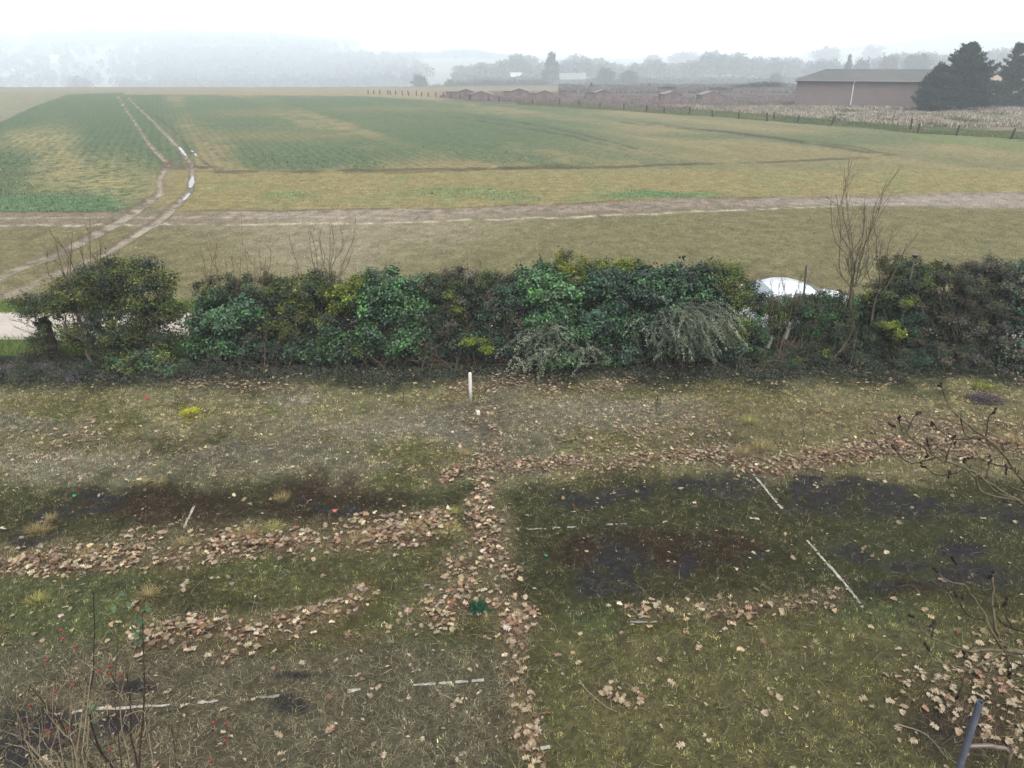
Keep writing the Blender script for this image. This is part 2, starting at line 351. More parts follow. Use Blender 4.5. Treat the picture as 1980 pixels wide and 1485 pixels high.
def field_colour(X, Y):
    px, py = proj(X, Y)
    nA = fbm(X * .12, Y * .05, 3); nB = fbm(X * .6, Y * .3, 8); nC = fbm(X * 3, Y * 2, 15)
    wx = (nB - .5) * 46; wy = (fbm(X * .4, Y * .2, 44) - .5) * 16 * np.clip((py - 150) / 200, .15, 1.2)
    qx, qy = px + wx, py + wy
    def mixc(c, k, t): t = np.clip(t, 0, 1)[:, None]; return c * (1 - t) + k[None] * t
    ochre = C(146, 136, 98); green = C(94, 120, 82); teal = C(92, 110, 78); stub = C(124, 119, 82)
    c = np.broadcast_to(ochre, (len(X), 3)).copy()
    # big crop area, green streaks running away from the camera
    ang = (px - 300) / np.maximum(py - 120, 20)
    streak = fbm(ang * 1.6, py * .004, 71, 3)
    g = ss(streak * .6 + nA * .25 + nB * .25 + .16 * (1 - ss(px, 700, 1200)) * (1 - ss(qy, 300, 335)) - .04 + (nC - .5) * .3, .40, .60)
    g *= (1 - ss(qy, 322, 334))
    c = mixc(c, teal, g * (.9 - .5 * ss(px, 900, 1500)))
    for b in ((1000,250,180,26),(650,305,190,16),(620,200,240,12),(1350,262,120,7),(1650,268,190,13),(1150,205,180,9),(420,215,100,16),(820,280,160,20)):
        c = mixc(c, teal, blob(qx, qy, *b, .6) * .65)
    for b in ((520,262,150,10),(480,218,80,7),(860,314,120,7),(760,210,120,5),(1500,300,160,12)):
        c = mixc(c, C(146, 132, 90), blob(qx, qy, *b, .8) * .4)
    # left block
    lb = 1 - ss(px, 308, 318); c = mixc(c, teal * .95, lb * .95)
    for b in ((180,345,110,40),(110,300,40,50),(60,270,60,20),(230,370,60,24)):
        c = mixc(c, C(158, 148, 104), blob(qx, qy, *b, .9) * lb * ss(nC + .15, .35, .75) * .8)
    c = mixc(c, green, lb * ss(qy, 368, 384) * (1 - .9 * ss(qx, 210, 260)) * .95)
    c = mixc(c, ochre, (1 - ss(px, 300, 400)) * ss(px, 255, 300) * ss(py, 320, 345) * .8)
    # headland
    hd = ss(qy, 322, 336) * ss(px, 330, 345); c = mixc(c, C(150, 138, 88), hd * .55)
    for b in ((1270,378,120,8),(1000,382,60,6),(560,378,60,8),(900,372,120,10)):
        c = mixc(c, C(92, 128, 82), blob(qx, qy, *b, .5) * (.85 if b[0] == 1270 else .45))
    c = mixc(c, C(128, 140, 96), hd * ss(nB, .55, .7) * .35)
    # fine row lines
    c *= (1 + .13 * np.sin(ang * 60 + nB * 4) * (1 - ss(py, 318, 330)) + .04 * np.sin(Y * 7 + nC * 3) * ss(py, 330, 345) * (1 - ss(Y, 60, 80)))[:, None]
    # dirt headland track and stubble in front of it
    up_ = interp(px, [(-600,411),(0,409),(420,408),(800,404),(1050,396),(1300,385),(1600,377),(1980,370),(2600,362)])
    lo_ = interp(px, [(-600,440),(0,438),(420,434),(800,427),(1050,420),(1300,410),(1600,399),(1980,404),(2600,400)])
    tr = ss(py + (nC - .5) * 5, up_ - 1, up_ + 1.5); c = mixc(c, C(136, 124, 104), tr)
    c = mixc(c, stub, ss(py + (nB - .5) * 14, lo_ - 4, lo_ + 6) * .92)
    c = mixc(c, C(165, 155, 132), np.maximum(blob(qx, qy, 700, 440, 260, 36, .8), blob(qx, qy, 620, 480, 160, 50, .8)) * .55 * tr)
    c = mixc(c, C(168, 156, 146), line(px, py, [(430,414),(1000,406),(1400,391),(1980,376),(2400,372)], 6, .8) * .55 * ss(nC, .3, .6))
    c = mixc(c, C(190, 184, 160), line(px, py, [(-400,436),(0,435),(420,433),(800,428),(1150,416),(1450,405),(1750,392)], 1.6, .5) * ss(nC, .25, .6) * .8)
    c = mixc(c, C(180, 172, 150), line(px, py, [(-400,419),(0,420),(500,419),(760,419)], 1.6, .6) * ss(nC, .25, .6) * .6)
    c = mixc(c, C(96, 76, 62), line(px, py, list(zip([0,420,800,1050,1300,1500],[408,407,403,395,384,380])), 1.6, .6) * .55 * ss(nB, .3, .6))
    c = mixc(c, C(120, 92, 76), blob(qx, qy, 1380, 540, 160, 14, .8) * .5)
    c = mixc(c, C(136, 124, 108), blob(px, py, 0, 590, 260, 26, .6) * .6)
    c = mixc(c, C(172, 162, 150), ss(px, 1300, 1800) * ss(py, up_ + 3, up_ + 8) * (1 - ss(py, lo_ - 8, lo_)) * .6)
    # ruts
    wd = lambda p: np.clip((p - 165) * .038, 1.8, 9)
    for pts, k in RUTS:
        d = pdist(px + (nC - .5) * 3, py, pts); ww = wd(py); k = k * (1 - .45 * ss(py, 430, 540))
        c = mixc(c, C(116, 102, 86), (1 - ss(d, ww * .8, ww * 1.25)) * .8 * k)
        c = mixc(c, C(178, 168, 150), (1 - ss(d, ww * .35, ww * .85)) * (.85 * ss(nC, .2, .6)) * k)
    for pts, k in THIN:
        d = pdist(px, py + (nC - .5) * 2, pts); ww = wd(py) * .38
        c = mixc(c, C(78, 68, 52), (1 - ss(d, ww * .5, ww * 1.4)) * k * 1.25 * ss(nB, .25, .5))
    c = mixc(c, C(120, 104, 90), blob(qx, py, 345, 322, 34, 6, .5) * .8)
    # green lane verge
    c = mixc(c, C(96, 122, 62), (1 - ss(Y + (nB - .5) * .6, 21.6, 22.1)) * (1 - .0 * px))
    # far-left paler field and ground beyond the crop
    edge = interp(px, [(-600,330),(0,236),(60,208),(130,182),(225,179)])
    lf_ = (1 - ss(py, edge - 1, edge + 1)) * (px < 240); c = mixc(c, C(140, 138, 112), lf_)
    far = interp(px, [(-600,180),(130,181),(300,182),(700,185),(900,196),(1200,213),(1430,228),(1750,256),(1980,272),(2600,300)])
    bey = 1 - ss(py + (nB - .5) * 3, far - 1, far + 2); bey = bey * (px > 240)
    c = mixc(c, C(150, 138, 110), bey)
    c = mixc(c, C(104, 92, 82), bey * ss(px, 820, 900))
    v = bey * ss(px, 1250, 1400) * ss(py, 203, 207); c = mixc(c, C(142, 130, 112), v * ss(nB, .42, .58) * .8)
    gv = bey * ss(px, 1300, 1420) * (1 - ss(far - py, 12, 24)); c = mixc(c, C(104, 122, 74), gv * .8)
    c = mixc(c, C(118, 132, 80), line(px, py, [(1780,262),(1980,282),(2400,310)], 8, .6) * .7)
    c *= (.78 + .44 * nC)[:, None] * (.85 + .3 * vn(X * 5, Y * 3, 61))[:, None]
    return c
def field_z(X, Y):
    px, py = proj(X, Y); z = .05 * (fbm(X * .35, Y * .35, 2) - .5) * np.clip(Y - 20.4, 0, 4)
    for pts, k in RUTS:
        d = pdist(px, py, pts); ww = np.clip((py - 165) * .033, 1.2, 10.5); z = z - .07 * (1 - ss(d, ww * .3, ww * 1.1)) + .05 * np.exp(-((d / ww - 1.5) ** 2) * 5)
    return z
fc_ = field_colour(X, Y)
tag(mk('field', np.stack([X, Y, field_z(X, Y) - .03], 1), Fc, M_field, col=fc_, smooth=True), kind='structure')
# crop leaves and stubble near enough to read
X, Y = sample_area(190000, 21, 75, -.78, .78); pxx, pyy = proj(X, Y)
c0 = field_colour(X, Y); n = len(X)
rut = np.zeros(n)
for pts, k_ in RUTS: rut = np.maximum(rut, 1 - ss(pdist(pxx, pyy, pts), 3, np.clip((pyy - 165) * .04, 2, 12)))
k = rng.random(n) < .95 * (1 - rut) * (1 - .97 * ss(Y, 34, 72)); X, Y, c0 = X[k], Y[k], c0[k]; n = len(X)
gr = (c0[:, 1] > c0[:, 0] * 1.05)
V, Fq, c = blades(X, Y, field_z(X, Y) - .035, np.where(gr, rng.uniform(.05, .10, n), rng.uniform(.03, .07, n)), np.where(gr, .035, .022) * (1 + Y / 70), rng.uniform(.3, 1.3, n), c0 * np.where(gr, 1.6, 1.4)[:, None], .35, nseg=1)
tag(mk('crop_and_stubble', V, Fq, M_grass, col=c), 'low crop leaves and dry stubble across the field', 'crop', kind='stuff')

# ---- lane, verges
def strip(name, y0, y1, z, colr, m, x0=-40, x1=40, nx=400, ny=16, wav=.12):
    T = np.linspace(0, 1, ny); XX = np.linspace(x0, x1, nx)
    yy, xx = np.meshgrid(T, XX, indexing='ij'); e0 = y0 + (fbm(xx * .7, xx * 0, 5) - .5) * wav * 2; e1 = y1 + (fbm(xx * .7, xx * 0 + 7, 9) - .5) * wav * 2
    YY = e0 + (e1 - e0) * yy; idx = np.arange(nx * ny).reshape(ny, nx)
    Fc = np.stack([idx[:-1, :-1], idx[:-1, 1:], idx[1:, 1:], idx[1:, :-1]], -1).reshape(-1, 4)
    c = np.broadcast_to(colr, (nx * ny, 3)) * (.85 + .3 * fbm(xx.ravel() * 2, YY.ravel() * 2, 6))[:, None]
    zz = z + .02 * (fbm(xx * 1.5, YY * 1.5, 14) - .5) * (0 if name == 'lane' else 1)
    return tag(mk(name, np.stack([xx.ravel(), YY.ravel(), zz.ravel()], 1), Fc, m, col=c, smooth=True), kind='structure')
strip('hedge_bank', 16.4, 20.9, -.05, C(92, 104, 60), M_lawn, wav=.0)
strip('lane', 18.35, 20.6, .012, C(206, 196, 184), M_road)
for nm, ya, yb, lab in (('verge_grass', 17.3, 18.5, 'bright green grass between hedge foot and lane'), ('verge_grass', 20.5, 21.9, 'green grass strip between lane and ploughed edge')):
    n = 42000; X = rng.uniform(-22, 20, n); Y = rng.uniform(ya, yb, n)
    V, Fq, c = blades(X, Y, np.full(n, -.02), rng.uniform(.06, .16, n), np.full(n, .014), rng.uniform(.1, 1.0, n), np.broadcast_to(C(112, 136, 60), (n, 3)) * (.7 + .6 * fbm(X, Y, 4))[:, None] * 1.2, .3, nseg=1)
    tag(mk(nm, V, Fq, M_grass, col=c), lab, 'grass', kind='stuff')

# ---- far terrain with hills
def hill_z(X, Y):
    px = CX + F * X / np.maximum(Y * cp, 1)
    a = interp(px, [(-900,30),(-200,26),(100,25),(350,25),(560,22),(760,13),(950,9),(1300,6),(1550,9),(1700,17),(1850,24),(2000,30),(2600,38)])
    v = interp(px, [(-900,26),(600,26),(780,18),(900,8),(2600,8)])
    return -v * ss(Y, 225, 560) + (a * 2.3 + v) * ss(Y, 700, 1900) + 2.0 * (fbm(X * .01, Y * .01, 6) - .5) * ss(Y, 350, 500)
Ys = np.concatenate([np.linspace(196, 330, 20)[:-1], np.linspace(330, 2320, 80)])
X, Y, Fc = fan_grid(0, 0, 0, -1.25, 1.25, 220, ylist=Ys)
n1 = fbm(X * .01, Y * .015, 33); c = np.where((n1 > .5)[:, None], C(96, 100, 88)[None], C(116, 112, 100)[None]); nt_ = (1 - ss(Y + 40 * n1, 250, 290))[:, None]; c = c * (1 - nt_) + C(142, 134, 112)[None] * nt_
tag(mk('far_terrain', np.stack([X, Y, hill_z(X, Y) - .05], 1), Fc, M_far, col=c, smooth=True), kind='structure')
Vb = [(-3000, -60, -.35), (3000, -60, -.35), (3000, 199, -.35), (-3000, 199, -.35)]
tag(mk('ground', Vb, [(0, 1, 2, 3)], M_far, col=np.broadcast_to(C(100, 98, 70), (4, 3))), kind='structure')

# ---- puddles in the ruts
def puddle(pts_px, wpx):
    P = np.array([G(*p) for p in pts_px]); P = smooth_path(P, 3); V = []; 
    T = np.gradient(P, axis=0); T /= np.linalg.norm(T, axis=1)[:, None]
    for i, (p, t) in enumerate(zip(P, T)):
        s = math.sin(math.pi * (i + .35) / (len(P) - .3)) ** .5 * wpx * random.uniform(.7, 1.1)
        nrm = np.array([-t[1], t[0], 0]); m_ = s / pxm(p[1], 0) * .5
        V += [p + nrm * m_ + [0, 0, -.035], p - nrm * m_ + [0, 0, -.035]]
    tag(mk('puddle', V, [(2 * i, 2 * i + 1, 2 * i + 3, 2 * i + 2) for i in range(len(P) - 1)], M_water), kind='structure')
puddle([(346,283),(352,290),(358,297),(362,302)], 9)
puddle([(370,290),(376,296),(380,300)], 7)
puddle([(390,316),(400,321),(412,326)], 11)
puddle([(372,340),(370,352),(368,362)], 11); puddle([(366,372),(360,380),(354,386)], 9)

# ---- court lines
def court_line(p0, p1, wd=.05, br=.25):
    a, b = G(*p0), G(*p1); L = np.linalg.norm(b - a); n = max(2, int(L / .035)); t = (b - a) / L; nr = np.array([-t[1], t[0], 0]); V = []; Fc = []
    for i in range(n):
        s0, s1 = i / n * L, (i + 1) / n * L
        if vn(a[0] * 3 + s0 * 9, a[1] * 5, 3) < br: continue
        w0 = wd * .5 * random.uniform(.55, 1.1); z = .012
        if random.random() < .06 + br * .3: continue
        k = len(V)
        for s, sg in ((s0, 1), (s0, -1), (s1, -1), (s1, 1)):
            p = a + t * s + nr * sg * w0; p[2] = lawn_z(p[0], p[1]) + z; V.append(p)
        Fc.append((k, k + 1, k + 2, k + 3))
    if V: tag(mk('court_line', V, Fc, M_line, col=np.broadcast_to(C(186, 180, 166) * (1.05 if br < .35 else .7), (len(V), 3)) * rng.uniform(.75, 1.05, (len(V), 1))), kind='structure')
for a, b, br in (((103,1381),(160,1375),.12),((188,1372),(328,1361),.05),((382,1359),(421,1356),.1),((500,1350),(560,1346),.4),((672,1338),(735,1331),.15),((798,1326),(905,1318),.18),((912,1317),(936,1315),.3),
                 ((1456,918),(1512,984),.15),((1512,984),(1558,1042),.85),((1560,1045),(1655,1157),.04),((1655,1157),(1668,1176),.4),((970,1026),(1128,1019),.45),((1168,1016),(1225,1013),.45),((1445,1003),(1468,1003),.1),
                 ((375,978),(356,1020),.2),((1218,1206),(1270,1204),.35),((1045,1448),(1064,1446),.1),((888,1460),(925,1457),.4)):
    court_line(a, b, .045, br)

# ================================================================== FALLEN LEAVES
def oak_leaf(seed, size=.12):
    r = random.Random(seed); L = size; out = []; lob = 3 if seed % 2 else 4
    top = []
    for i in range(lob):
        y = L * (.15 + .8 * (i + .2) / lob); wd = L * .42 * math.sin(math.pi * (.25 + .6 * (i + .4) / lob)) * r.uniform(.85, 1.15)
        top.append((y - .03 * L, L * .07)); top.append((y + L * .06, wd)); top.append((y + L * .14, wd * .78))
    R = [(x, y) for y, x in top]; Lf = [(-x * r.uniform(.85, 1.1), y) for y, x in reversed(top)]
    rim = [(0, 0)] + R + [(0, L)] + Lf
    rim = [(0.0, -.12 * L)] + rim[1:]
    c1, c2 = r.uniform(-1.2, 1.6), r.uniform(-.6, 1.8)
    def zz(x, y): return c2 * x * x / L * .9 + c1 * (y - L / 2) ** 2 / L * .4 + .08 * L * math.sin(x * 70 + y * 50)
    V = [(0, L * .5, zz(0, L * .5))] + [(x, y, zz(x, y)) for x, y in rim]
    V = [(x, y - L / 2, z) for x, y, z in V]
    n = len(rim); return np.array(V), [(0, 1 + i, 1 + (i + 1) % n) for i in range(n)]
PALE = [C(206, 188, 158), C(194, 172, 142), C(216, 202, 174), C(176, 152, 124)]
WARM = [C(188, 150, 124), C(158, 120, 92), C(196, 160, 134), C(128, 94, 70)]
LV = [oak_leaf(i) for i in range(14)]
X, Y = sample_area(150000, 4.3, 16.5)
f = lawn_fields(X, Y)
scat = .012 + .07 * f['up'] * (1 - f['hedge']) * ss(f['n2'], .35, .6) + .008 * ss(f['py'], 1250, 1400) * ss(f['px'], 1100, 1400) + .004 * (f['py'] > 1180)
scat = np.where(f['D'] > .5, .006, scat) + .03 * f['hedge']
k = rng.random(len(X)) < .68 * f['L'] ** 1.35 + scat * .5; X, Y, Lf_ = X[k], Y[k], f['L'][k]; PX, PY = f['px'][k], f['py'][k]; UP = f['up'][k]
print('leaves', len(X))
order = np.argsort(Y); 
inframe = (PX > 5) & (PX < 1975) & (PY < 1478)
cand = [i for i in order if inframe[i]][:300]
cset = set(cand)
protos = {}
def rotm(rx, ry, rz):
    from mathutils import Euler
    return np.array(Euler((rx, ry, rz)).to_matrix())
lvb = MB(); LOBJ = {}
LM = [(1895,1357,'the top of the steel pole'),(1935,1442,'the bent side tube of the pole'),(1805,1232,'the fork of the lower bare branch'),(925,1180,'the dark green seedling'),(560,1308,'the dark bare patch at lower left'),
 (120,1380,'the long court line, left end'),(325,1361,'the long court line, right end'),(700,1335,'the short middle court line piece'),(910,1320,'the court line end beside the middle drift'),(1655,1155,'the lower end of the slanting court line'),
 (276,1190,'the leafy rose shoot'),(192,1297,'the pair of hips on the rose bush'),(410,1396,'the stray rose hips'),(440,1470,'the rose thicket at the bottom edge'),(1160,1345,'the curved fallen twig'),(1790,1420,'the pale fallen twig'),(870,1350,'the small bent twig'),
 (1055,1447,'the tiny white line chip at the bottom'),(1000,1370,'the small yellow tuft in the drift'),(72,1165,'the green straw tuft at the left edge'),(290,1155,'the tall pale straw tuft'),(640,1190,'the orange straw tuft'),(905,1458,'the faint line remnant at the bottom'),
 (1770,1330,'the dark soil patch near the pole'),(1850,1345,'the bare soil just above the pole'),(1720,1450,'the bottom edge left of the pole'),(1960,1470,'the bottom right picture corner'),(620,1060,'the left leaf drift'),(20,1270,'the left picture edge'),(1960,1310,'the right picture edge'),(1500,1330,'the mossy green middle of the right lawn'),(1300,1450,'the bottom edge right of the drift'),(700,1450,'the bottom edge left of the drift'),(480,1240,'the thick of the lower left drift'),(1240,1205,'the short broken court line piece')]
ORD = ['', 'second ', 'third ', 'fourth ', 'fifth ', 'sixth ', 'seventh ', 'eighth ', 'ninth ', 'tenth ', 'eleventh ', 'twelfth ', 'thirteenth ', 'fourteenth ', 'fifteenth ', 'sixteenth ', 'seventeenth ', 'eighteenth ', 'nineteenth ', 'twentieth ']
lcnt = {}; LINFO = {}
def lm_of(i):
    d = [math.hypot(PX[i] - a, PY[i] - b) for a, b, _ in LM]; j = int(np.argmin(d)); return d[j], j
LINFO = {i: lm_of(i) for i in cand}
def leaf_label(i, cn):
    d, j = LINFO[i]; dx, dy = PX[i] - LM[j][0], PY[i] - LM[j][1]
    w_ = ('right of' if dx > 0 else 'left of') if abs(dx) > abs(dy) else ('below' if dy > 0 else 'above')
    k = (cn, j, w_); r = lcnt.get(k, 0); lcnt[k] = r + 1
    if r > 19: r = 20
    lab = f"{ORD[r]}nearest {cn} oak leaf {w_} {LM[j][2]}" if r < 20 else f"farther {cn} oak leaf scattered {w_} {LM[j][2]}"
    return lab
for i in range(len(X)):
    j = int(rng.integers(14)); warm = rng.random() < .10 + .26 * (Lf_[i] > .5); 
    sc = rng.uniform(.5, 1.15) * (.68 if UP[i] > .5 else .82); 
    pile = Lf_[i] * rng.random() * .07; z = float(lawn_z(X[i], Y[i])) + .025 + pile
    e = (rng.normal(0, .22), rng.normal(0, .22), rng.uniform(0, 6.28))
    pal = WARM if warm else PALE; ci = int(rng.integers(4)); col = pal[ci] * (.92 if UP[i] < .5 else .9)
    if i in cset:
        ci2 = ci % 2; key = (j, warm, ci2)
        if key not in protos:
            o = mk('fallen_leaf', LV[j][0], LV[j][1], M_leaf, col=np.broadcast_to(pal[ci2] * .9, (len(LV[j][0]), 3))); protos[key] = o
        else:
            o = protos[key].copy(); COL.objects.link(o)
        o.location = (X[i], Y[i], z); o.rotation_euler = e; o.scale = (sc,) * 3
        LOBJ[i] = (o, 'reddish brown' if warm else 'pale tan')
    else:
        V = (LV[j][0] * sc) @ rotm(*e).T + [X[i], Y[i], z]
        lvb.add(V, LV[j][1], col * np.exp(rng.normal(-.12, .3)) * np.array([1, rng.uniform(.88, 1.06), rng.uniform(.8, 1.08)]))
for i in sorted(LOBJ, key=lambda i: LINFO[i][0]):
    o, cn = LOBJ[i]; lab = leaf_label(i, cn); tag(o, lab, 'fallen leaf', lab if lab.startswith('farther') else 'single oak leaves fallen on the near lawn')
nb = 26000; bx, by = sample_area(nb, 5.0, 16.4); fb = lawn_fields(bx, by); kb = rng.random(nb) < .08 + .75 * fb['up'] * ss(fb['n2'], .3, .65) + .35 * fb['L'] + .12 * fb['botL']
for x_, y_, hd_ in zip(bx[kb], by[kb], fb['hedge'][kb]):
    a_ = rng.uniform(0, 6.28); s_ = rng.uniform(.012, .034); q_ = np.array([[1, 0, .1], [.1, .55, .3], [-1, .1, .1], [-.1, -.5, .3]]) * s_ + [0, 0, .022]
    q_[:, :2] = q_[:, :2] @ np.array([[math.cos(a_), -math.sin(a_)], [math.sin(a_), math.cos(a_)]]); q_ += [x_, y_, float(lawn_z(x_, y_))]
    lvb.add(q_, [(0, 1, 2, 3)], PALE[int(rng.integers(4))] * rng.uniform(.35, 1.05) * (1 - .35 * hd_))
tag(lvb.build('leaf_litter', M_leaf), 'dry oak leaves drifted in bands across the lawn', 'leaf litter', kind='stuff')

# ================================================================== SHRUBS OF THE HEDGE
def leaves_np(P, Nrm, L, W, col, colv=.2, droop=0):
    n = len(P); r = rng.normal(0, 1, (n, 3)); t = np.cross(Nrm, r); t /= np.linalg.norm(t, axis=1)[:, None] + 1e-9
    if droop: t[:, 2] -= droop; t /= np.linalg.norm(t, axis=1)[:, None]
    b = np.cross(Nrm, t); L = np.broadcast_to(L, (n,))[:, None]; W = np.broadcast_to(W, (n,))[:, None]
    fold = Nrm * W * .25
    V = np.stack([P, P + t * L * .5 + b * W * .5 + fold, P + t * L, P + t * L * .5 - b * W * .5 + fold], 1).reshape(-1, 3)
    i = np.arange(n)[:, None] * 4; Fc = np.concatenate([i + [[0, 1, 2]], i + [[0, 2, 3]]], 0)
    c = col * np.exp(rng.normal(0, colv, n))[:, None]; return V, Fc, np.repeat(c, 4, 0)
def blob_leaves(blobs, size, cols, dens=1.0, nclu=46, sig=.11, aspect=.55, colv=.38, shell=.35):
    nclu = nclu * 1.5; sig = sig * .8
    PP, NN, CC = [], [], []
    for (x, y, z, rx, ry, rz) in blobs:
        area = (rx * rz + ry * rz + rx * ry); K = max(6, int(nclu * area)); 
        d = rng.normal(0, 1, (K, 3)); d /= np.linalg.norm(d, axis=1)[:, None]; d[:, 1] -= .25; d /= np.linalg.norm(d, axis=1)[:, None]
        rr = rng.uniform(shell, 1.05, K) ** .6
        cen = np.array([x, y, z]) + d * rr[:, None] * [rx, ry, rz]
        m_ = int(dens * area * 4200 / K * (.08 / size) ** 1.2)
        idx = np.repeat(np.arange(K), m_); p = cen[idx] + rng.normal(0, sig, (len(idx), 3)) * [1, 1, .7]
        nr = d[idx] + rng.normal(0, .55, (len(idx), 3)) + [0, -.1, .55]; nr /= np.linalg.norm(nr, axis=1)[:, None]
        ccol = np.array(cols)[rng.integers(0, len(cols), K)] * 1.2 * np.exp(rng.normal(0, .34, K))[:, None]
        PP.append(p); NN.append(nr); CC.append(ccol[idx])
        for _ in range(int(9 * area)):
            j = rng.integers(K); u = d[j] + [0, 0, .35] + rng.normal(0, .25, 3); u /= np.linalg.norm(u); q0 = np.array([x, y, z]) + d[j] * [rx, ry, rz] * .95; ns_ = int(rng.integers(10, 26)); L_ = rng.uniform(.12, .34)
            p = q0 + u * (rng.random(ns_) * L_)[:, None] + rng.normal(0, .018, (ns_, 3)); nr = rng.normal(0, .6, (ns_, 3)) + [0, -.2, .6]; nr /= np.linalg.norm(nr, axis=1)[:, None]
            PP.append(p); NN.append(nr); CC.append(np.repeat(ccol[j][None] * 1.1, ns_, 0))
    P, N_, c = np.concatenate(PP), np.concatenate(NN), np.concatenate(CC)
    k = P[:, 2] > .03; P, N_, c = P[k], N_[k], c[k]; n = len(P)
    return leaves_np(P, N_, size * rng.uniform(.6, 1.25, n), size * aspect * rng.uniform(.7, 1.2, n), c, colv)
def B(px, py, Y, rxp, ryp, ry=None):
    p = at(px, py, Y); s = pxm(Y, p[2]); return (p[0], p[1], p[2], rxp / s, ry if ry else min(.75, .6 * rxp / s + .15), ryp / s)
def stems_mb(base, tops, r0=.03, col=C(92, 78, 64), jit=.12, br=2, k=5, twigs=0):
    mb = MB()
    for (tx, ty, tz) in tops:
        b = np.array(base) + [random.uniform(-.25, .25), random.uniform(-.15, .15), 0]; t = np.array([tx, ty, tz]); L = np.linalg.norm(t - b)
        P = [b + (t - b) * s + np.array([random.gauss(0, jit), random.gauss(0, jit), 0]) * math.sin(math.pi * s) * L * .5 for s in np.linspace(0, 1, 6)]
        P = smooth_path(P, 2); R = np.linspace(r0, r0 * .25, len(P)); cc = col * random.uniform(.7, 1.2); mb.tube(P, R, k, cc)
        for _ in range(br):
            j = random.randrange(2, len(P) - 1); q = P[j]; d = np.array([random.gauss(0, .5), random.gauss(0, .35), random.uniform(.2, 1)]); d /= np.linalg.norm(d); l = random.uniform(.25, .8) * L * .45
            Q = [q, q + d * l * .5 + np.random.default_rng(j).normal(0, .03, 3), q + d * l + np.array([0, 0, .1 * l])]; mb.tube(Q, [R[j] * .6, R[j] * .4, R[j] * .15], 4, cc)
            for _ in range(twigs):
                d2 = d + np.array([random.gauss(0, .6), random.gauss(0, .6), random.gauss(.1, .5)]); d2 /= np.linalg.norm(d2); s = random.random(); q2 = np.array(Q[0]) + (np.array(Q[2]) - Q[0]) * s
                mb.tube([q2, q2 + d2 * l * random.uniform(.2, .6)], [R[j] * .3, R[j] * .12], 3, cc)
    return mb
LAUREL = [C(52, 86, 46), C(44, 74, 42), C(66, 100, 54), C(40, 66, 40), C(60, 90, 62)]
LAURELD = [C(40, 70, 46), C(34, 60, 42), C(52, 84, 58), C(32, 52, 36)]
OLIVE = [C(94, 102, 44), C(78, 92, 42), C(104, 106, 54), C(62, 74, 40), C(56, 64, 40)]
YELL = [C(116, 130, 40), C(98, 112, 40), C(132, 140, 46), C(80, 96, 40), C(68, 82, 42)]
DARKG = [C(48, 62, 42), C(40, 54, 38), C(60, 70, 46), C(70, 66, 52)]
BROWNG = [C(76, 70, 52), C(64, 66, 46), C(84, 76, 58), C(54, 58, 42)]
GREYG = [C(150, 164, 138), C(128, 146, 120), C(172, 184, 158), C(104, 122, 96)]
def shrub(label, basepx, Yb, blobs, cols, size, matl, dens=1, sig=.085, aspect=.6, cat='shrub', stems=9, extra=None, name='shrub', r0=.03, nclu=46, shell=.35, scol=None, twigs=1, group=None):
    b = at(basepx, 725, Yb); base = (b[0], Yb, 0); t = thing(name, label, cat, base, group)
    bl = [B(*q) for q in blobs]
    V, Fc, c = blob_leaves(bl, size, cols, dens, nclu, sig, aspect, shell=shell)
    mk('foliage', V, Fc, matl, t, col=c, off=base)
    tops = []
    for _ in range(stems):
        q = random.choice(bl); tops.append((q[0] + random.uniform(-.6, .6) * q[3], q[1] + random.uniform(-.8, .3) * q[4], q[2] + random.uniform(-.2, .9) * q[5]))
    mb = stems_mb(base, tops, r0, C(84, 72, 60) if scol is None else scol, .10, 2, 5, twigs)
    if extra: extra(mb, base)
    mb.build('stems', M_bark, t, off=base)
    return t
def rods(pxs, y0, y1, Yd, r=.010, col=C(104, 86, 70), spread=14, side=7):
    def fn(mb, base):
        for px in pxs:
            yt = y1 + random.uniform(-15, 45); a = at(px[0], y0, Yd); b = at(px[1] + random.uniform(-spread, spread) * .4, yt, Yd + random.uniform(-.3, .3)); L = np.linalg.norm(b - a); rr_ = np.random.default_rng(int(px[0] * 7 + px[1])); b = b + (b - a) * rr_.uniform(-.25, .05)
            P = smooth_path([a, a + (b - a) * .3 + rr_.normal(0, .045, 3) * L, a + (b - a) * .65 + rr_.normal(0, .04, 3) * L, b], 3)
            cc = col * random.uniform(.75, 1.25); R = np.linspace(r, r * .36, len(P)); mb.tube(P, R, 4, cc)
            for _ in range(side + 4):
                j = random.randrange(1, len(P) - 1); d = (b - a) / L + np.array([random.gauss(0, .55), random.gauss(0, .4), random.uniform(-.1, .3)]); d /= np.linalg.norm(d)
                l = random.uniform(.1, .45) * L * .5; mb.tube([P[j], P[j] + d * l * .5, P[j] + d * l + [0, 0, .06]], [R[j] * .6, R[j] * .45, R[j] * .25], 3, cc); d2 = d + rr_.normal(0, .6, 3); mb.tube([P[j] + d * l * .5, P[j] + d * l * .5 + d2 * l * .4], [R[j] * .45, R[j] * .2], 3, cc)
    return fn
def multi(*fs):
    def fn(mb, base):
        for f_ in fs: f_(mb, base)
    return fn
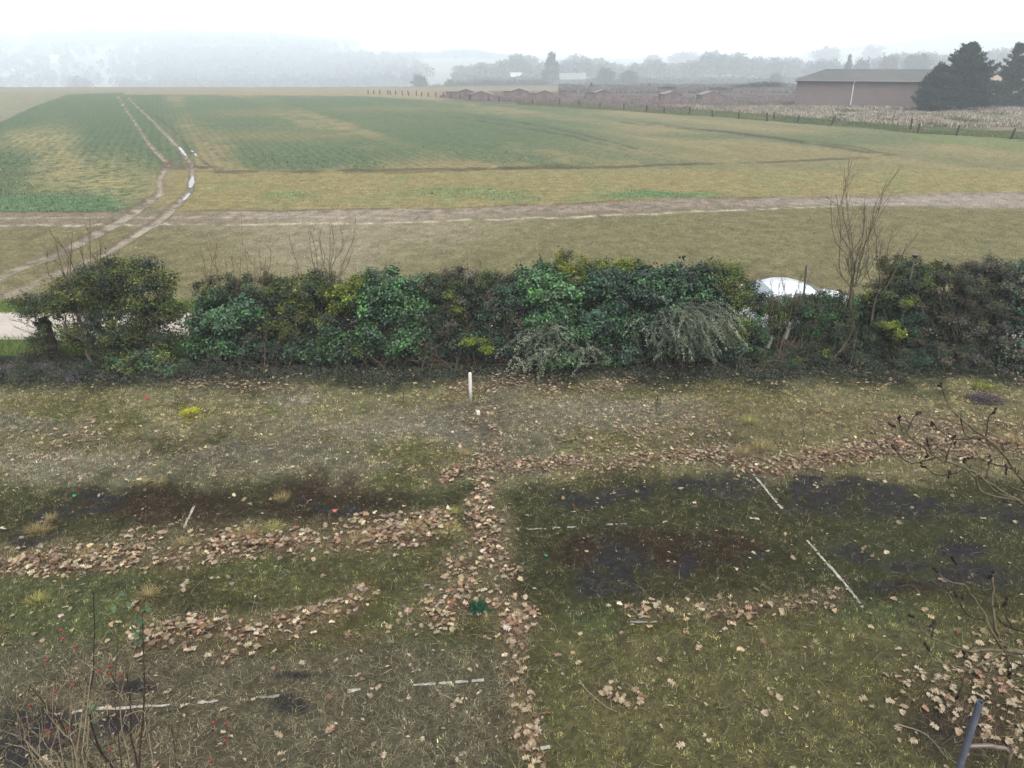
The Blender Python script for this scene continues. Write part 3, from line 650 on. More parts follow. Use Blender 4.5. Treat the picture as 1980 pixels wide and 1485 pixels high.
# big olive shrub on the left
big_olive = shrub('tall olive green shrub with bare rods rising from it at hedge left end', 205, 16.6,
      [(210,545,16.9,70,42),(280,560,16.9,60,55),(150,570,17,60,36),(300,530,17.1,40,32),(235,520,17.2,40,26),(90,590,17,60,22),(230,620,16.8,70,50),(300,610,16.9,35,22),(250,690,16.5,55,32),(160,650,16.9,22,26),(315,655,16.8,30,22),(270,655,16.7,34,26),(140,640,16.9,26,18),(335,600,17.0,24,20)],
      OLIVE[:4] + DARKG[:2], .055, M_fol, .8, .12, stems=16, r0=.045, nclu=40, scol=C(86, 76, 66), twigs=2,
      extra=multi(rods([(150,95),(160,120),(165,135),(175,150),(180,165),(185,178),(195,200),(150,80),(190,190),(170,110)], 640, 425, 16.7, .014, C(98, 82, 68), 24, 9),
                  rods([(250,300),(280,325),(300,335),(240,215)], 590, 490, 17, .008, C(110, 104, 98), 30, 9),
                  rods([(150,30),(140,60),(200,330),(230,350),(120,20)], 660, 600, 16.9, .012, C(84, 74, 60), 10, 12)), name='olive_shrub')
def trunkset(mb, base):
    for p0, p1, r in (((208,728),(170,610),.075),((214,728),(205,600),.06),((200,725),(235,630),.04),((216,720),(160,575),.04)):
        a, b = G(*p0), at(*p1, 16.75); a[1] = 16.55; mb.tube(smooth_path([a, a * .5 + b * .5 + [.05, 0, 0], b], 4), np.linspace(r, r * .55, 9), 7, C(70, 60, 52))
t = thing('ivy_clad_stump', 'thick dark ivy covered stump standing in front of pale lane', 'tree stump', (G(108,705)[0], 16.9, 0))
b_ = at(106, 700, 16.9); mb = MB(); mb.tube([(b_[0], 16.9, -.05), (b_[0] + .02, 16.9, .6), (b_[0] - .02, 16.9, 1.05)], [.13, .12, .11], 9, C(60, 52, 42)); mb.build('trunk', M_bark, t, off=t.location)
V, Fc, c = blob_leaves([(b_[0], 16.85, .55, .15, .15, .5), (b_[0] - .02, 16.85, .95, .14, .14, .16)], .05, OLIVE[1:] + DARKG, 2.0, 160, .04); mk('ivy_leaves', V, Fc, M_fol, t, col=c, off=t.location)
mb = MB(); trunkset(mb, None); mb.build('trunk', M_bark, big_olive, off=tuple(big_olive.location))
shrub('small olive bush beside the ivy covered stump', 75, 17.0, [(82,668,17.0,26,30)], OLIVE, .045, M_fol, 1.0, .08, stems=6, r0=.015, name='olive_shrub')
shrub('low leafy sucker growth at foot of the tall olive shrub', 250, 16.2, [(255,700,16.2,34,24),(330,712,16.2,34,20),(300,690,16.4,40,18)], LAUREL + OLIVE, .06, M_gloss, .9, .09, stems=8, r0=.012, name='leafy_shrub')
shrub('dark twiggy scrub along the hedge foot at far left', 60, 16.2, [(-120,715,16.2,90,18),(40,712,16.2,90,17),(140,718,16.1,70,16),(380,712,16.3,60,18)], DARKG + [C(78,70,74)], .04, M_fol, 1.0, .1, stems=40, r0=.01, scol=C(92,80,76), name='low_scrub')
shrub('blue green laurel bush at left end of the dense hedge', 430, 16.6, [(425,620,16.7,56,42),(470,600,16.9,40,30),(400,660,16.7,34,26),(440,665,16.6,44,20)], LAUREL, .085, M_gloss, 1.1, .10, stems=10, name='laurel_bush')
shrub('twiggy orange brown bush sprouting bare shoots above the laurel', 450, 17.0, [(500,620,17.1,40,40)], DARKG + OLIVE[:2], .05, M_fol, .9, stems=14, r0=.018, scol=C(124, 96, 70), twigs=3, name='twiggy_bush',
      extra=multi(rods([(420,395),(425,420),(430,415),(440,450),(445,440),(470,465),(480,475),(490,490),(495,505),(500,515),(460,455),(410,385),(505,530)], 600, 470, 17.1, .009, C(122, 98, 76), 16, 10)))
shrub('yellow olive privet bush with tall bare twigs, left half of the hedge', 600, 17.0, [(560,575,17.0,45,34),(620,560,17.1,60,30),(590,550,17.2,50,18),(560,620,16.9,55,45),(640,620,16.9,40,40)], OLIVE + [YELL[3]] + DARKG[:1], .055, M_fol, 1.1, stems=12, name='privet_bush',
      extra=rods([(600,560),(620,590),(630,610),(635,622),(640,640),(645,655),(650,680),(655,690),(625,600),(645,632)], 560, 432, 17.2, .009, C(110, 98, 80), 20, 9))
shrub('bright yellow green clump hanging on front of the hedge, left of centre', 655, 16.7, [(660,575,16.65,30,26),(645,560,16.8,24,18),(690,545,16.9,14,12),(690,670,16.45,12,20)], YELL, .05, M_fol, 1.0, .08, stems=6, r0=.012, name='privet_bush')
shrub('broad green laurel bush left of the white stake', 750, 16.6, [(740,590,16.8,52,40),(790,600,16.9,40,50),(720,640,16.7,40,40),(790,660,16.6,45,36),(745,545,17.1,50,24),(650,660,16.7,40,40),(820,560,17.2,36,26),(600,670,16.8,40,36)], LAUREL, .085, M_gloss, 1.1, .10, stems=14, name='laurel_bush')
shrub('dull brown green bush with grey twigs behind the white stake', 880, 16.9, [(850,560,17.1,46,34),(900,545,17.2,50,30),(870,620,17.0,60,40),(930,580,17.1,40,36),(880,600,16.8,30,30)], DARKG + OLIVE[3:] + BROWNG[:1] + [C(92, 96, 80)], .05, M_fol, 1.2, stems=18, twigs=3, scol=C(96, 84, 76), name='mixed_bush',
      extra=multi(rods([(860,850),(880,870),(900,895),(915,920),(930,940),(870,890)], 540, 490, 17.2, .006, C(110, 98, 90), 30, 12), rods([(905,900),(985,980),(1030,1025),(950,945)], 715, 545, 16.45, .011, C(104, 96, 84), 4, 4)))
shrub('small yellow sprigs low on hedge front beside the white stake', 920, 16.4, [(885,605,16.6,16,12),(915,655,16.4,24,11),(942,672,16.3,9,12),(865,565,16.8,12,16)], YELL, .05, M_fol, .8, .07, stems=5, r0=.01, name='privet_bush')
shrub('dark small leaved bush right behind the white stake top', 970, 16.8, [(960,600,16.9,40,50),(1000,570,17.0,40,34),(930,650,16.8,50,34),(1010,620,16.9,40,30)], DARKG + LAURELD, .055, M_gloss, 1.2, stems=14, twigs=2, name='mixed_bush')
shrub('bright green laurel bush in the middle right of hedge', 1070, 16.6, [(1060,560,16.9,52,36),(1090,590,16.8,46,40),(1050,620,16.6,34,24),(1105,640,16.6,44,30),(1030,535,17.1,40,22),(1080,690,16.5,40,24)], [LAUREL[2], C(66,112,52), LAUREL[0], LAUREL[4]], .085, M_gloss, 1.15, .10, stems=12, name='laurel_bush')
shrub('yellow green bush poking above hedge top right of centre', 1130, 17.5, [(1105,512,17.6,36,22),(1090,530,17.5,26,16),(1170,520,17.6,40,18),(1220,520,17.6,40,14),(1135,525,17.5,20,14)], YELL + [OLIVE[0]], .055, M_fol, .9, .09, stems=10, name='privet_bush')
shrub('large dark glossy laurel bush filling the hedge right of centre', 1240, 16.7, [(1180,570,17.0,50,44),(1240,560,17.0,60,44),(1300,550,17.0,60,40),(1350,545,17.0,36,34),(1160,620,16.8,50,44),(1230,630,16.9,60,44),(1300,610,16.9,60,44),(1360,590,16.9,40,40),(1180,540,17.2,50,20),(1200,680,16.8,60,30)], LAURELD + LAUREL[:1], .08, M_gloss, 1.1, .10, stems=18, name='laurel_bush')
shrub('olive yellow bush between dark laurel and the car', 1405, 16.8, [(1405,545,17.0,34,30),(1400,520,17.2,40,16),(1425,575,16.9,20,26),(1415,640,17.0,40,50)], OLIVE[:3] + [YELL[3]], .055, M_fol, 1.1, .10, stems=8, name='privet_bush')
# cotoneaster with arching sprays
def sprays(label, basepx, Yb, origins, n, Lr, az_mean, cols=GREYG):
    b = at(basepx, 725, Yb); base = (b[0], Yb, 0); t = thing('arching_shrub', label, 'shrub', base); mb = MB(); PP, NN, CC = [], [], []
    for _ in range(n):
        o = at(*random.choice(origins)) + np.array([random.gauss(0, .15), random.gauss(0, .1), random.gauss(0, .12)]); az = random.gauss(az_mean, .9); L = random.uniform(*Lr); el = random.uniform(.1, .8)
        P = [o]; d = np.array([math.sin(az) * math.cos(el), -abs(math.cos(az)) * math.cos(el) * .8, math.sin(el)])
        for s in range(7): P.append(P[-1] + d * L / 7); d = d + [0, -.02, -.24]; d /= np.linalg.norm(d)
        P = np.array(P); mb.tube(P, np.linspace(.006, .002, len(P)), 3, C(110, 98, 84)); col = np.array(cols[random.randrange(len(cols))]) * random.uniform(.8, 1.15)
        m_ = int(L * 85); s = rng.random(m_) ** .8 * (len(P) - 1.001); i = s.astype(int); fr = (s - i)[:, None]
        p = P[i] * (1 - fr) + P[i + 1] * fr + rng.normal(0, .014, (m_, 3)); PP.append(p); NN.append(rng.normal(0, .6, (m_, 3)) + [0, -.3, .8]); CC.append(np.broadcast_to(col, (m_, 3)))
    for o_ in origins:
        o = at(*o_); mb.tube(smooth_path([base, (np.array(base) + o) / 2 + [.05, .1, .1], o], 3), np.linspace(.018, .008, 7), 4, C(80, 70, 60))
    P, N_, c = map(np.concatenate, (PP, NN, CC)); N_ /= np.linalg.norm(N_, axis=1)[:, None]; k = P[:, 2] > .02; P, N_, c = P[k], N_[k], c[k]
    V, Fc, c = leaves_np(P, N_, .034, .022, c * .85, .3); mk('foliage', V, Fc, M_fol, t, col=c, off=base); mb.build('stems', M_bark, t, off=base)
sprays('grey green shrub of arching feathery sprays in front of dark laurel', 1320, 16.4, [(1290,610,16.5),(1330,610,16.5),(1350,630,16.4),(1270,640,16.4),(1310,650,16.3),(1360,610,16.5)], 210, (.35, 1.15), .55)
sprays('smaller grey green shrub with arching sprays right of the white stake', 1070, 16.2, [(1050,650,16.4),(1020,665,16.3),(1100,660,16.3),(1060,640,16.4),(1130,680,16.2),(1040,690,16.1)], 150, (.3, .85), 0.0)
# twiggy bushes by the car
shrub('thin twiggy bush with low leaves in front of the white car', 1500, 16.7, [(1470,640,17.0,44,50),(1540,620,17.1,50,36),(1500,690,16.9,70,26),(1600,625,17.0,50,34),(1570,680,16.9,70,30),(1520,590,17.2,60,16),(1590,604,17.2,50,18),(1480,585,17.3,30,16),(1640,600,17.3,40,26),(1560,590,17.1,50,14),(1600,578,17.4,34,10),(1635,585,17.3,30,18),(1455,580,17.3,24,14)], DARKG + [LAUREL[0], OLIVE[1]], .05, M_fol, .95, stems=26, twigs=4, scol=C(112, 98, 78), r0=.016, name='twiggy_bush',
      extra=multi(rods([(1490,1500),(1495,1485),(1500,1520),(1510,1535),(1485,1478)], 640, 540, 16.8, .012, C(118, 106, 78), 16, 10), rods([(1500,1600),(1490,1540),(1560,1590),(1600,1660)], 710, 600, 16.5, .014, C(122, 112, 92), 10, 5)))
def tree_at(label, trunk_paths, rodsf, basepx, Yb, colr, name='bare_sapling'):
    b = at(basepx, 715, Yb); base = (b[0], Yb, 0); t = thing(name, label, 'tree', base); mb = MB()
    for pts, r in trunk_paths:
        P = [at(*p, Yb) for p in pts]; P[0][2] = max(-.03, min(P[0][2], 0.0)) if pts[0][1] > 690 else P[0][2]; P = smooth_path(P, 4); mb.tube(P, np.linspace(r, r * .5, len(P)), 7, colr)
    mb.build('trunk', M_bark, t, off=base, smooth=True)
    mb = MB(); rodsf(mb, base); mb.build('branches', M_bark, t, off=base)
tree_at('tall bare sapling fanning thin shoots above hedge right of the car', [([(1632,712),(1640,640),(1645,570),(1648,530)], .05), ([(1655,712),(1652,640),(1650,560)], .035), ([(1628,712),(1625,640),(1642,560)], .02)],
        rods([(1645,1632),(1648,1655),(1650,1668),(1652,1684),(1655,1692),(1652,1704),(1645,1610),(1655,1726),(1645,1588),(1658,1738),(1648,1645)], 555, 325, 16.9, .011, C(108, 98, 84), 26, 15), 1642, 16.9, C(96, 88, 72))
tree_at('slanting grey stem leaning right beside the tall bare sapling', [([(1662,705),(1680,650),(1690,590),(1700,560)], .035), ([(1690,590),(1720,545),(1755,470)], .02)],
        rods([(1700,1720),(1702,1730),(1700,1690),(1705,1745),(1690,1660),(1700,1712),(1700,1780)], 560, 440, 16.8, .010, C(108, 98, 76), 26, 12), 1662, 16.8, C(112, 104, 88))
tree_at('leaning bare stem with forked top in front of the car', [([(1495,712),(1515,660),(1530,600),(1540,560)], .022), ([(1497,712),(1508,620),(1502,570)], .018)],
        rods([(1535,1545),(1538,1552),(1520,1500),(1505,1510),(1540,1575)], 600, 500, 16.7, .007, C(110, 100, 74), 18, 12), 1496, 16.7, C(108, 96, 76))
shrub('olive bush rising right of the tall bare sapling', 1740, 16.9, [(1740,545,17.1,50,34),(1710,570,17.0,36,30),(1780,530,17.2,50,30),(1730,510,17.3,30,16)], OLIVE + DARKG[:2], .055, M_fol, 1.0, stems=12, twigs=3, name='olive_shrub',
      extra=rods([(1700,1690),(1720,1712),(1740,1735),(1770,1760)], 560, 505, 17.1, .006, C(110, 104, 84), 26, 10))
shrub('hanging yellow green sprig low in dark hedge right of sapling', 1720, 16.5, [(1715,625,16.5,20,12),(1735,640,16.45,18,12),(1745,585,16.6,14,7),(1760,575,16.7,10,5)], YELL, .05, M_fol, 1.0, .06, stems=5, r0=.01, name='privet_bush')
shrub('dark bush beneath the olive one with tangled stems', 1720, 16.8, [(1690,640,17.0,50,50),(1750,620,17.0,60,50),(1720,690,16.8,70,30),(1650,680,16.9,50,34),(1790,680,16.8,60,36),(1680,610,17.6,60,40),(1760,600,17.7,60,40),(1840,600,17.7,60,40),(1920,600,17.7,60,40),(1990,600,17.7,60,40)], DARKG + LAURELD[:2], .05, M_fol, 1.1, stems=24, twigs=3, scol=C(98, 88, 74), name='mixed_bush')
shrub('brown grey tangled bush near the right edge of hedge', 1850, 16.8, [(1830,560,17.0,60,50),(1890,540,17.1,60,40),(1850,620,16.9,70,50),(1900,600,16.9,60,50),(1840,690,16.7,70,40)], BROWNG + DARKG + [C(88, 86, 84)], .045, M_fol, 1.0, stems=34, twigs=4, scol=C(100, 86, 76), name='mixed_bush',
      extra=rods([(1830,1820),(1850,1850),(1880,1880),(1900,1915),(1870,1895)], 540, 492, 17.1, .006, C(112, 100, 92), 34, 14))
shrub('dark leafy bush at right border of the picture', 1960, 16.8, [(1960,545,17.0,50,40),(1990,600,16.9,60,50),(1960,660,16.8,60,50),(2060,560,17,70,60),(2060,680,16.8,80,50),(2160,600,17,70,80),(1940,715,16.5,60,20)], DARKG + LAURELD + BROWNG[:1], .06, M_gloss, 1.0, stems=20, twigs=3, name='mixed_bush')
shrub('dull green growth filling the hedge between the laurels', 900, 17.3, [(x, 572 + 10 * math.sin(x), 17.45, 52, 34) for x in range(420, 1420, 62)], DARKG + [OLIVE[1], OLIVE[3], LAUREL[1]], .06, M_fol, .9, stems=40, twigs=3, name='mixed_bush')
shrub('low dark green growth closing the hedge front near the ground', 900, 16.7, [(x, 668 + 8 * math.sin(x), 16.85, 48, 30) for x in range(430, 1440, 66)], LAURELD + DARKG + LAUREL[:1], .06, M_gloss, .8, stems=40, twigs=2, name='mixed_bush')
# inner dark thicket: low stems along the hedge foot
shrub('dark tangled undergrowth of twigs under the dense hedge', 900, 17.2, [(x, 690, 17.4, 90, 36) for x in range(440, 1500, 110)] + [(x, 640, 17.7, 90, 46) for x in range(440, 1380, 130)], DARKG, .06, M_fol, .55, stems=120, twigs=3, r0=.014, scol=C(86, 76, 68), name='undergrowth', extra=multi(rods([(x, x + 12 * math.sin(x)) for x in range(400, 1440, 34)], 580, 512, 17.2, .006, C(112, 100, 88), 26, 8), rods([(x, x + 40 * math.sin(x * 3)) for x in range(420, 1440, 46)], 712, 585, 16.35, .008, C(116, 104, 88), 8, 5)))
mb = MB()
for i in range(420):
    px = random.uniform(380, 2050); Yb = random.uniform(16.05, 16.7); b = G(px, 715); b[0] *= Yb / b[1]; b[1] = Yb; d = np.array([random.gauss(0, .5), random.gauss(-.1, .3), random.uniform(.1, 1)]); d /= np.linalg.norm(d); L = random.uniform(.3, 1.1)
    mb.tube(smooth_path([b, b + d * L * .5 + [0, 0, .08], b + d * L + [random.gauss(0, .1), 0, -.05]], 3), np.linspace(.006, .002, 7), 3, C(118, 106, 94) * random.uniform(.5, 1.1))
tag(mb.build('hedge_foot_twigs', M_bark), 'loose thin twigs sticking out along the hedge foot', 'twigs', kind='stuff')
# ivy ground cover
n = 26000; X = rng.uniform(-17, 15, n); Y = 16.1 + rng.normal(0, .35, n) - .25 * (X < -4); Y += .4 * (X > 8); px, py = proj(X, Y); k = (rng.random(n) < .35 + .65 * fbm(X * .8, Y * 2, 8)) & (Y < 17.3); X, Y = X[k], Y[k]; n = len(X)
P = np.stack([X, Y, .02 + .10 * rng.random(n) * fbm(X * 2, Y * 2, 3) * 2], 1); N_ = rng.normal(0, .4, (n, 3)) + [0, -.2, 1]; N_ /= np.linalg.norm(N_, axis=1)[:, None]
V, Fc, c = leaves_np(P, N_, rng.uniform(.03, .06, n), rng.uniform(.02, .04, n), np.array([C(48, 66, 48), C(40, 56, 42), C(60, 70, 50), C(66, 60, 50)])[rng.integers(0, 4, n)], .3)
tag(mk('ground_ivy', V, Fc, M_gloss, col=c), 'dark ivy carpeting the ground at hedge foot', 'ivy', kind='stuff')

# ================================================================== CAR
def car():
    a = at(1528, 540, 19.0); cx = a[0] - .05; t = thing('parked_car', 'white hatchback parked on the lane, half hidden by hedge', 'car', (cx, 19.25, -.02))
    t.scale = (1, 1, .85)
    top = [(-2.0,.62),(-1.92,.80),(-1.6,.93),(-1.15,1.02),(-1.05,1.06),(-.5,1.38),(-.12,1.50),(.3,1.49),(.65,1.38),(1.15,1.14),(1.6,1.03),(1.85,.97),(1.98,.80),(2.0,.55)]
    xs = np.linspace(-2, 2, 41); tz = np.interp(xs, [p[0] for p in top], [p[1] for p in top]); V = []; ns = 13
    for x, z in zip(xs, tz):
        belt = min(z, .92 + .03 * x / 2); wb = .84 - .12 * max(0, abs(x) - 1.5) ** 1.5; wr = wb - .22 if z > 1.1 else wb - .06
        prof = [(-wb * .93, .25), (-wb, .45), (-wb, .7), (-wb * .98, belt), (-(wb * .5 + wr * .5), (belt + z) / 2), (-wr, z - .03), (0, z + .02)]
        prof = prof + [(-p[0], p[1]) for p in prof[-2::-1]]
        V += [(x, y, zz) for y, zz in prof]
    n = len(xs); Fc = [(i * ns + j, i * ns + j + 1, (i + 1) * ns + j + 1, (i + 1) * ns + j) for i in range(n - 1) for j in range(ns - 1)]
    Fc += [tuple(range(ns))[::-1], tuple((n - 1) * ns + j for j in range(ns))]
    mk('body', V, Fc, M_carpaint, t, smooth=True)
    def quad(name, pts, m=M_glass): return mk(name, pts, [tuple(range(len(pts)))], m, t)
    g = lambda x: float(np.interp(x, [p[0] for p in top], [p[1] for p in top]))
    for nm, x0, x1 in (('windscreen', -1.0, -.46), ('rear_window', .72, 1.12)):
        P = []; xx = np.linspace(x0, x1, 6)
        for x in xx:
            for y in (-.58, -.3, 0, .3, .58): P.append((x, y, g(x) + .028 - .03 * abs(y) ** 2))
        mk(nm, P, [(i * 5 + j, i * 5 + j + 1, (i + 1) * 5 + j + 1, (i + 1) * 5 + j) for i in range(5) for j in range(4)], M_glass, t, smooth=True)
    for s in (-1, 1):
        for x0, x1 in ((-.62, -.02), (.04, .6), (.66, .9)):
            P = []
            for x in np.linspace(x0, x1, 4):
                z1 = g(x) - .10; P += [(x, s * .845, .96), (x, s * (.62 + .23 * .18 + .03), max(.99, z1))]
            mk('side_window', P, [(2 * i, 2 * i + 1, 2 * i + 3, 2 * i + 2) for i in range(3)], M_glass, t)
        for x in (-1.25, 1.22):
            mb = MB(); k = 20; mb.tube([(x, s * .66, .31), (x, s * .85, .31)], [.31, .31], k, (.02, .02, .02)); wh = mb.build('wheel', M_rubber, t)
            mb = MB(); mb.tube([(x, s * .84, .31), (x, s * .862, .31)], [.2, .18], k, (.5, .5, .52)); mb.build('rim', M_metal, wh)
        mb = MB(); mb.box(-2.01, -1.86, s * .55 - .14, s * .55 + .14, .62, .75, (.7, .72, .74)); mb.build('headlight', M_glass, t)
        mb = MB(); mb.box(-.82, -.68, s * .86, s * 1.02, .98, 1.1, (.8, .8, .8)); mb.build('mirror', M_paint, t)
car()

# ================================================================== FENCES, POSTS, STAKES
p = G(910, 778); t = thing('white_stake', 'upright white round topped stake standing in leaves before the hedge', 'stake', (p[0], p[1], 0)); mb = MB()
top = at(910, 720, p[1])[2]; mb.tube([(0, 0, -.03), (0, 0, top * .5), (0, 0, top - .03), (0, 0, top - .01), (0, 0, top)], [.036, .036, .036, .028, .012], 12, C(225, 222, 214) * 1.25)
o = mb.build('post', M_paint, t, smooth=True)
p = G(925, 802); mb = MB(); mb.box(-.035, .035, -.03, .03, -.02, .07, C(225, 222, 205) * 1.3); mb.add([(-.03, -.03, .07), (.03, -.03, .07), (.035, .03, .07), (-.03, .03, .07), (.0, .0, .12)], [(0, 1, 4), (1, 2, 4), (2, 3, 4), (3, 0, 4)], C(225, 222, 205) * 1.3); mb.tube([(0, .02, .01), (-.06, .2, .02)], [.02, .012], 6, C(215, 212, 200) * 1.2)
o = mb.build('broken_stub', M_paint); o.location = (p[0], p[1], 0); tag(o, 'short broken white stub in the grass below the white stake', 'stub')
# rod by the car
a, b = at(1548, 640, 17.2), at(1559, 515, 17.2); mb = MB(); mb.tube([(a[0] - .05, 17.2, 0), a, b], .022, 6, C(84, 86, 96)); mb.tube([b, b + [.01, 0, .05]], [.03, .02], 6, C(120, 124, 140)); o = mb.build('metal_rod', M_metal, off=(a[0], 17.2, 0)); tag(o, 'thin dark metal rod rising from hedge in front of the car', 'rod')
# capped post in hedge
a = at(1769, 497, 16.75); t = thing('capped_post', 'thin grey post with flat dark cap above the hedge at right', 'post', (a[0], 16.75, 0)); mb = MB(); mb.tube([(0, 0, 0), (0, 0, a[2] - .08)], [.02, .016], 8, C(110, 114, 106)); mb.tube([(0, 0, a[2] - .1), (0, 0, a[2])], [.03, .015], 8, C(84, 86, 84)); mb.build('post', M_metal, t)
mb = MB(); mb.tube([(0, 0, a[2] - .02), (0, 0, a[2] + .02), (0, 0, a[2] + .05)], [.02, .065, .07], 10, C(40, 40, 42)); mb.build('cap', M_metal, t)
for px, py, hh, lab in ((1523, 640, .36, 'white plastic tree guard tube leaning in twigs before the car'), (1488, 662, .26, 'pale plastic tree guard tube low at foot of forked stem')):
    a = at(px, py, 16.62); mb = MB(); P = [a + [-.03, 0, -hh / 2], a + [.04, 0, hh / 2]]; mb.tube(P, .045, 8, C(140, 144, 136)); mb.tube([P[0] + [0, 0, -a[2] + .0 + hh / 2], P[0]], .012, 5, C(100, 90, 70)); o = mb.build('tree_guard', M_plain, off=tuple(P[0])); tag(o, lab, 'tree guard')
# chain link fence on the left
t = thing('chain_link_fence', 'thin chain link fence along lane beyond hedge left end', 'fence', (-13, 17.45, 0)); mb = MB(); Hf = 1.25
x0, x1 = -17.5, -7.0; sp_ = .065; kx = Hf
for i in range(int((x1 - x0) / sp_) + 20):
    xa = x0 + i * sp_
    for s in (1, -1):
        xb = xa + s * kx * .6; mb.add([(xa - .0012, 17.45, .02), (xa + .0012, 17.45, .02), (xb + .0012, 17.451, Hf), (xb - .0012, 17.451, Hf)], [(0, 1, 2, 3)], C(150, 152, 148))
mb.build('wire_mesh', M_metal, t, off=t.location)
for i, x in enumerate((-16.4, -13.9, -11.4, -8.9)):
    mb = MB(); mb.tube([(x, 17.48, -.05), (x, 17.48, 1.32)], .02, 7, C(96, 104, 92)); mb.build('post', M_metal, t, off=t.location)
# field fence posts
FP = [(1955,268),(1850,262),(1775,256),(1760,252),(1607,243),(1543,237),(1497,231),(1483,234),(1428,229),(1378,226),(1333,221),(1284,219),(1250,216),(1206,214),(1160,208),(1120,205),(1082,204),(1030,201),(965,196),(944,195),(908,193),(890,191),(872,190),(858,189),(843,188),(828,187),(815,186),(805,185),(790,184),(778,184),(765,183),(755,183),(750,182.6),(735,182.3),(723,182),(712,181.8)]
proto = None
for i, (px, py) in enumerate(FP):
    g = G(px, py)
    if proto is None:
        mb = MB(); mb.tube([(0, 0, -.1), (.01, 0, .5), (0, 0, 1.0), (0, 0, 1.05)], [.075, .07, .065, .03], 7, C(62, 56, 50)); o = proto = mb.build('fence_post', M_bark)
    else: o = proto.copy(); COL.objects.link(o)
    o.location = (g[0], g[1], 0); o.rotation_euler = (random.gauss(0, .05), random.gauss(0, .08) + (.12 if i in (2, 4, 0) else 0), random.uniform(0, 6)); s = random.uniform(.75, 1.15) * (1.25 if i < 5 else 1); o.scale = (1.5, 1.5, s * .86)
    if i < 8:
        lab = ['rightmost wooden field fence post, leaning, nearest the camera','second wooden field fence post from the right picture edge','taller of the paired posts below the barn conifers','shorter of the paired posts below the barn conifers','leaning wooden fence post below the barn right half','wooden fence post just below the left end of barn','short thin fence post left of the barn, right of a pair','stouter fence post left of the barn, left of a pair'][i]
        tag(o, lab, 'fence post', 'wooden posts along the field fence')
    else:
        nth = ['eighth','seventh','sixth','fifth','fourth','third','second','first']
        if px > 1190: L_ = [q for q in range(len(FP)) if q >= 8 and FP[q][0] > 1190]; lab = f"small dark fence post, {['rightmost','second','third','fourth','fifth','sixth','seventh'][L_.index(i)]} from the barn toward the sheds"
        elif px > 860: L_ = [q for q in range(len(FP)) if 860 < FP[q][0] <= 1190]; lab = f"small dark fence post before the red sheds, {['rightmost','second','third','fourth','fifth','sixth','seventh','eighth','ninth','tenth'][L_.index(i)]} counted from right"
        else: L_ = [q for q in range(len(FP)) if FP[q][0] <= 860]; lab = f"tiny hazy post of the far fence end, {['first','second','third','fourth','fifth','sixth','seventh','eighth','ninth','tenth','eleventh','twelfth','thirteenth','fourteenth'][L_.index(i)]} from the sheds"
        tag(o, lab, 'fence post', 'wooden posts along the field fence')

# ================================================================== STEEL POLE (bottom right)
D = 4.0; a = atd(1895, 1357, D); t = thing('steel_pole', 'blue grey hollow steel pole standing at the bottom right corner', 'pole', (a[0], a[1], 0)); R = .0175
mb = MB(); k = 20; zt = a[2]; blue = C(104, 110, 126)
ang = np.linspace(0, 2 * np.pi, k, endpoint=False); ring = lambda r, z: np.stack([r * np.cos(ang), r * np.sin(ang), np.full(k, z)], 1)
V = np.concatenate([ring(R, 0), ring(R, zt - 1.2), ring(R, zt), ring(R * .8, zt), ring(R * .8, zt - .3)])
mb.add(V, [(j * k + i, j * k + (i + 1) % k, (j + 1) * k + (i + 1) % k, (j + 1) * k + i) for j in range(4) for i in range(k)], blue); mb.build('upright', M_metal, t, smooth=False)
j0 = atd(1880, 1443, D * 1.0); zj = None
# side tube leaves the upright where the photo joins them
dd = ray(1884, 1443); tt = (a[1]) / dd[1]; zj = H + dd[2] * tt
e1 = at(1926, 1440, a[1] + .0); e2 = at(1942, 1470, a[1])
P = [np.array([0, 0, zj]), np.array([(e1[0] - a[0]) * .75, 0, zj + .004]), np.array([e1[0] - a[0], 0, zj - .005]), np.array([e2[0] - a[0] + .012, 0, zj - .05]), np.array([e2[0] - a[0] + .02, 0, zj - .3]), np.array([e2[0] - a[0] + .02, 0, 0])]
mb = MB(); mb.tube(smooth_path(P, 6), .0115, 12, C(120, 104, 92)); mb.build('bent_tube', M_metal, t, smooth=True)

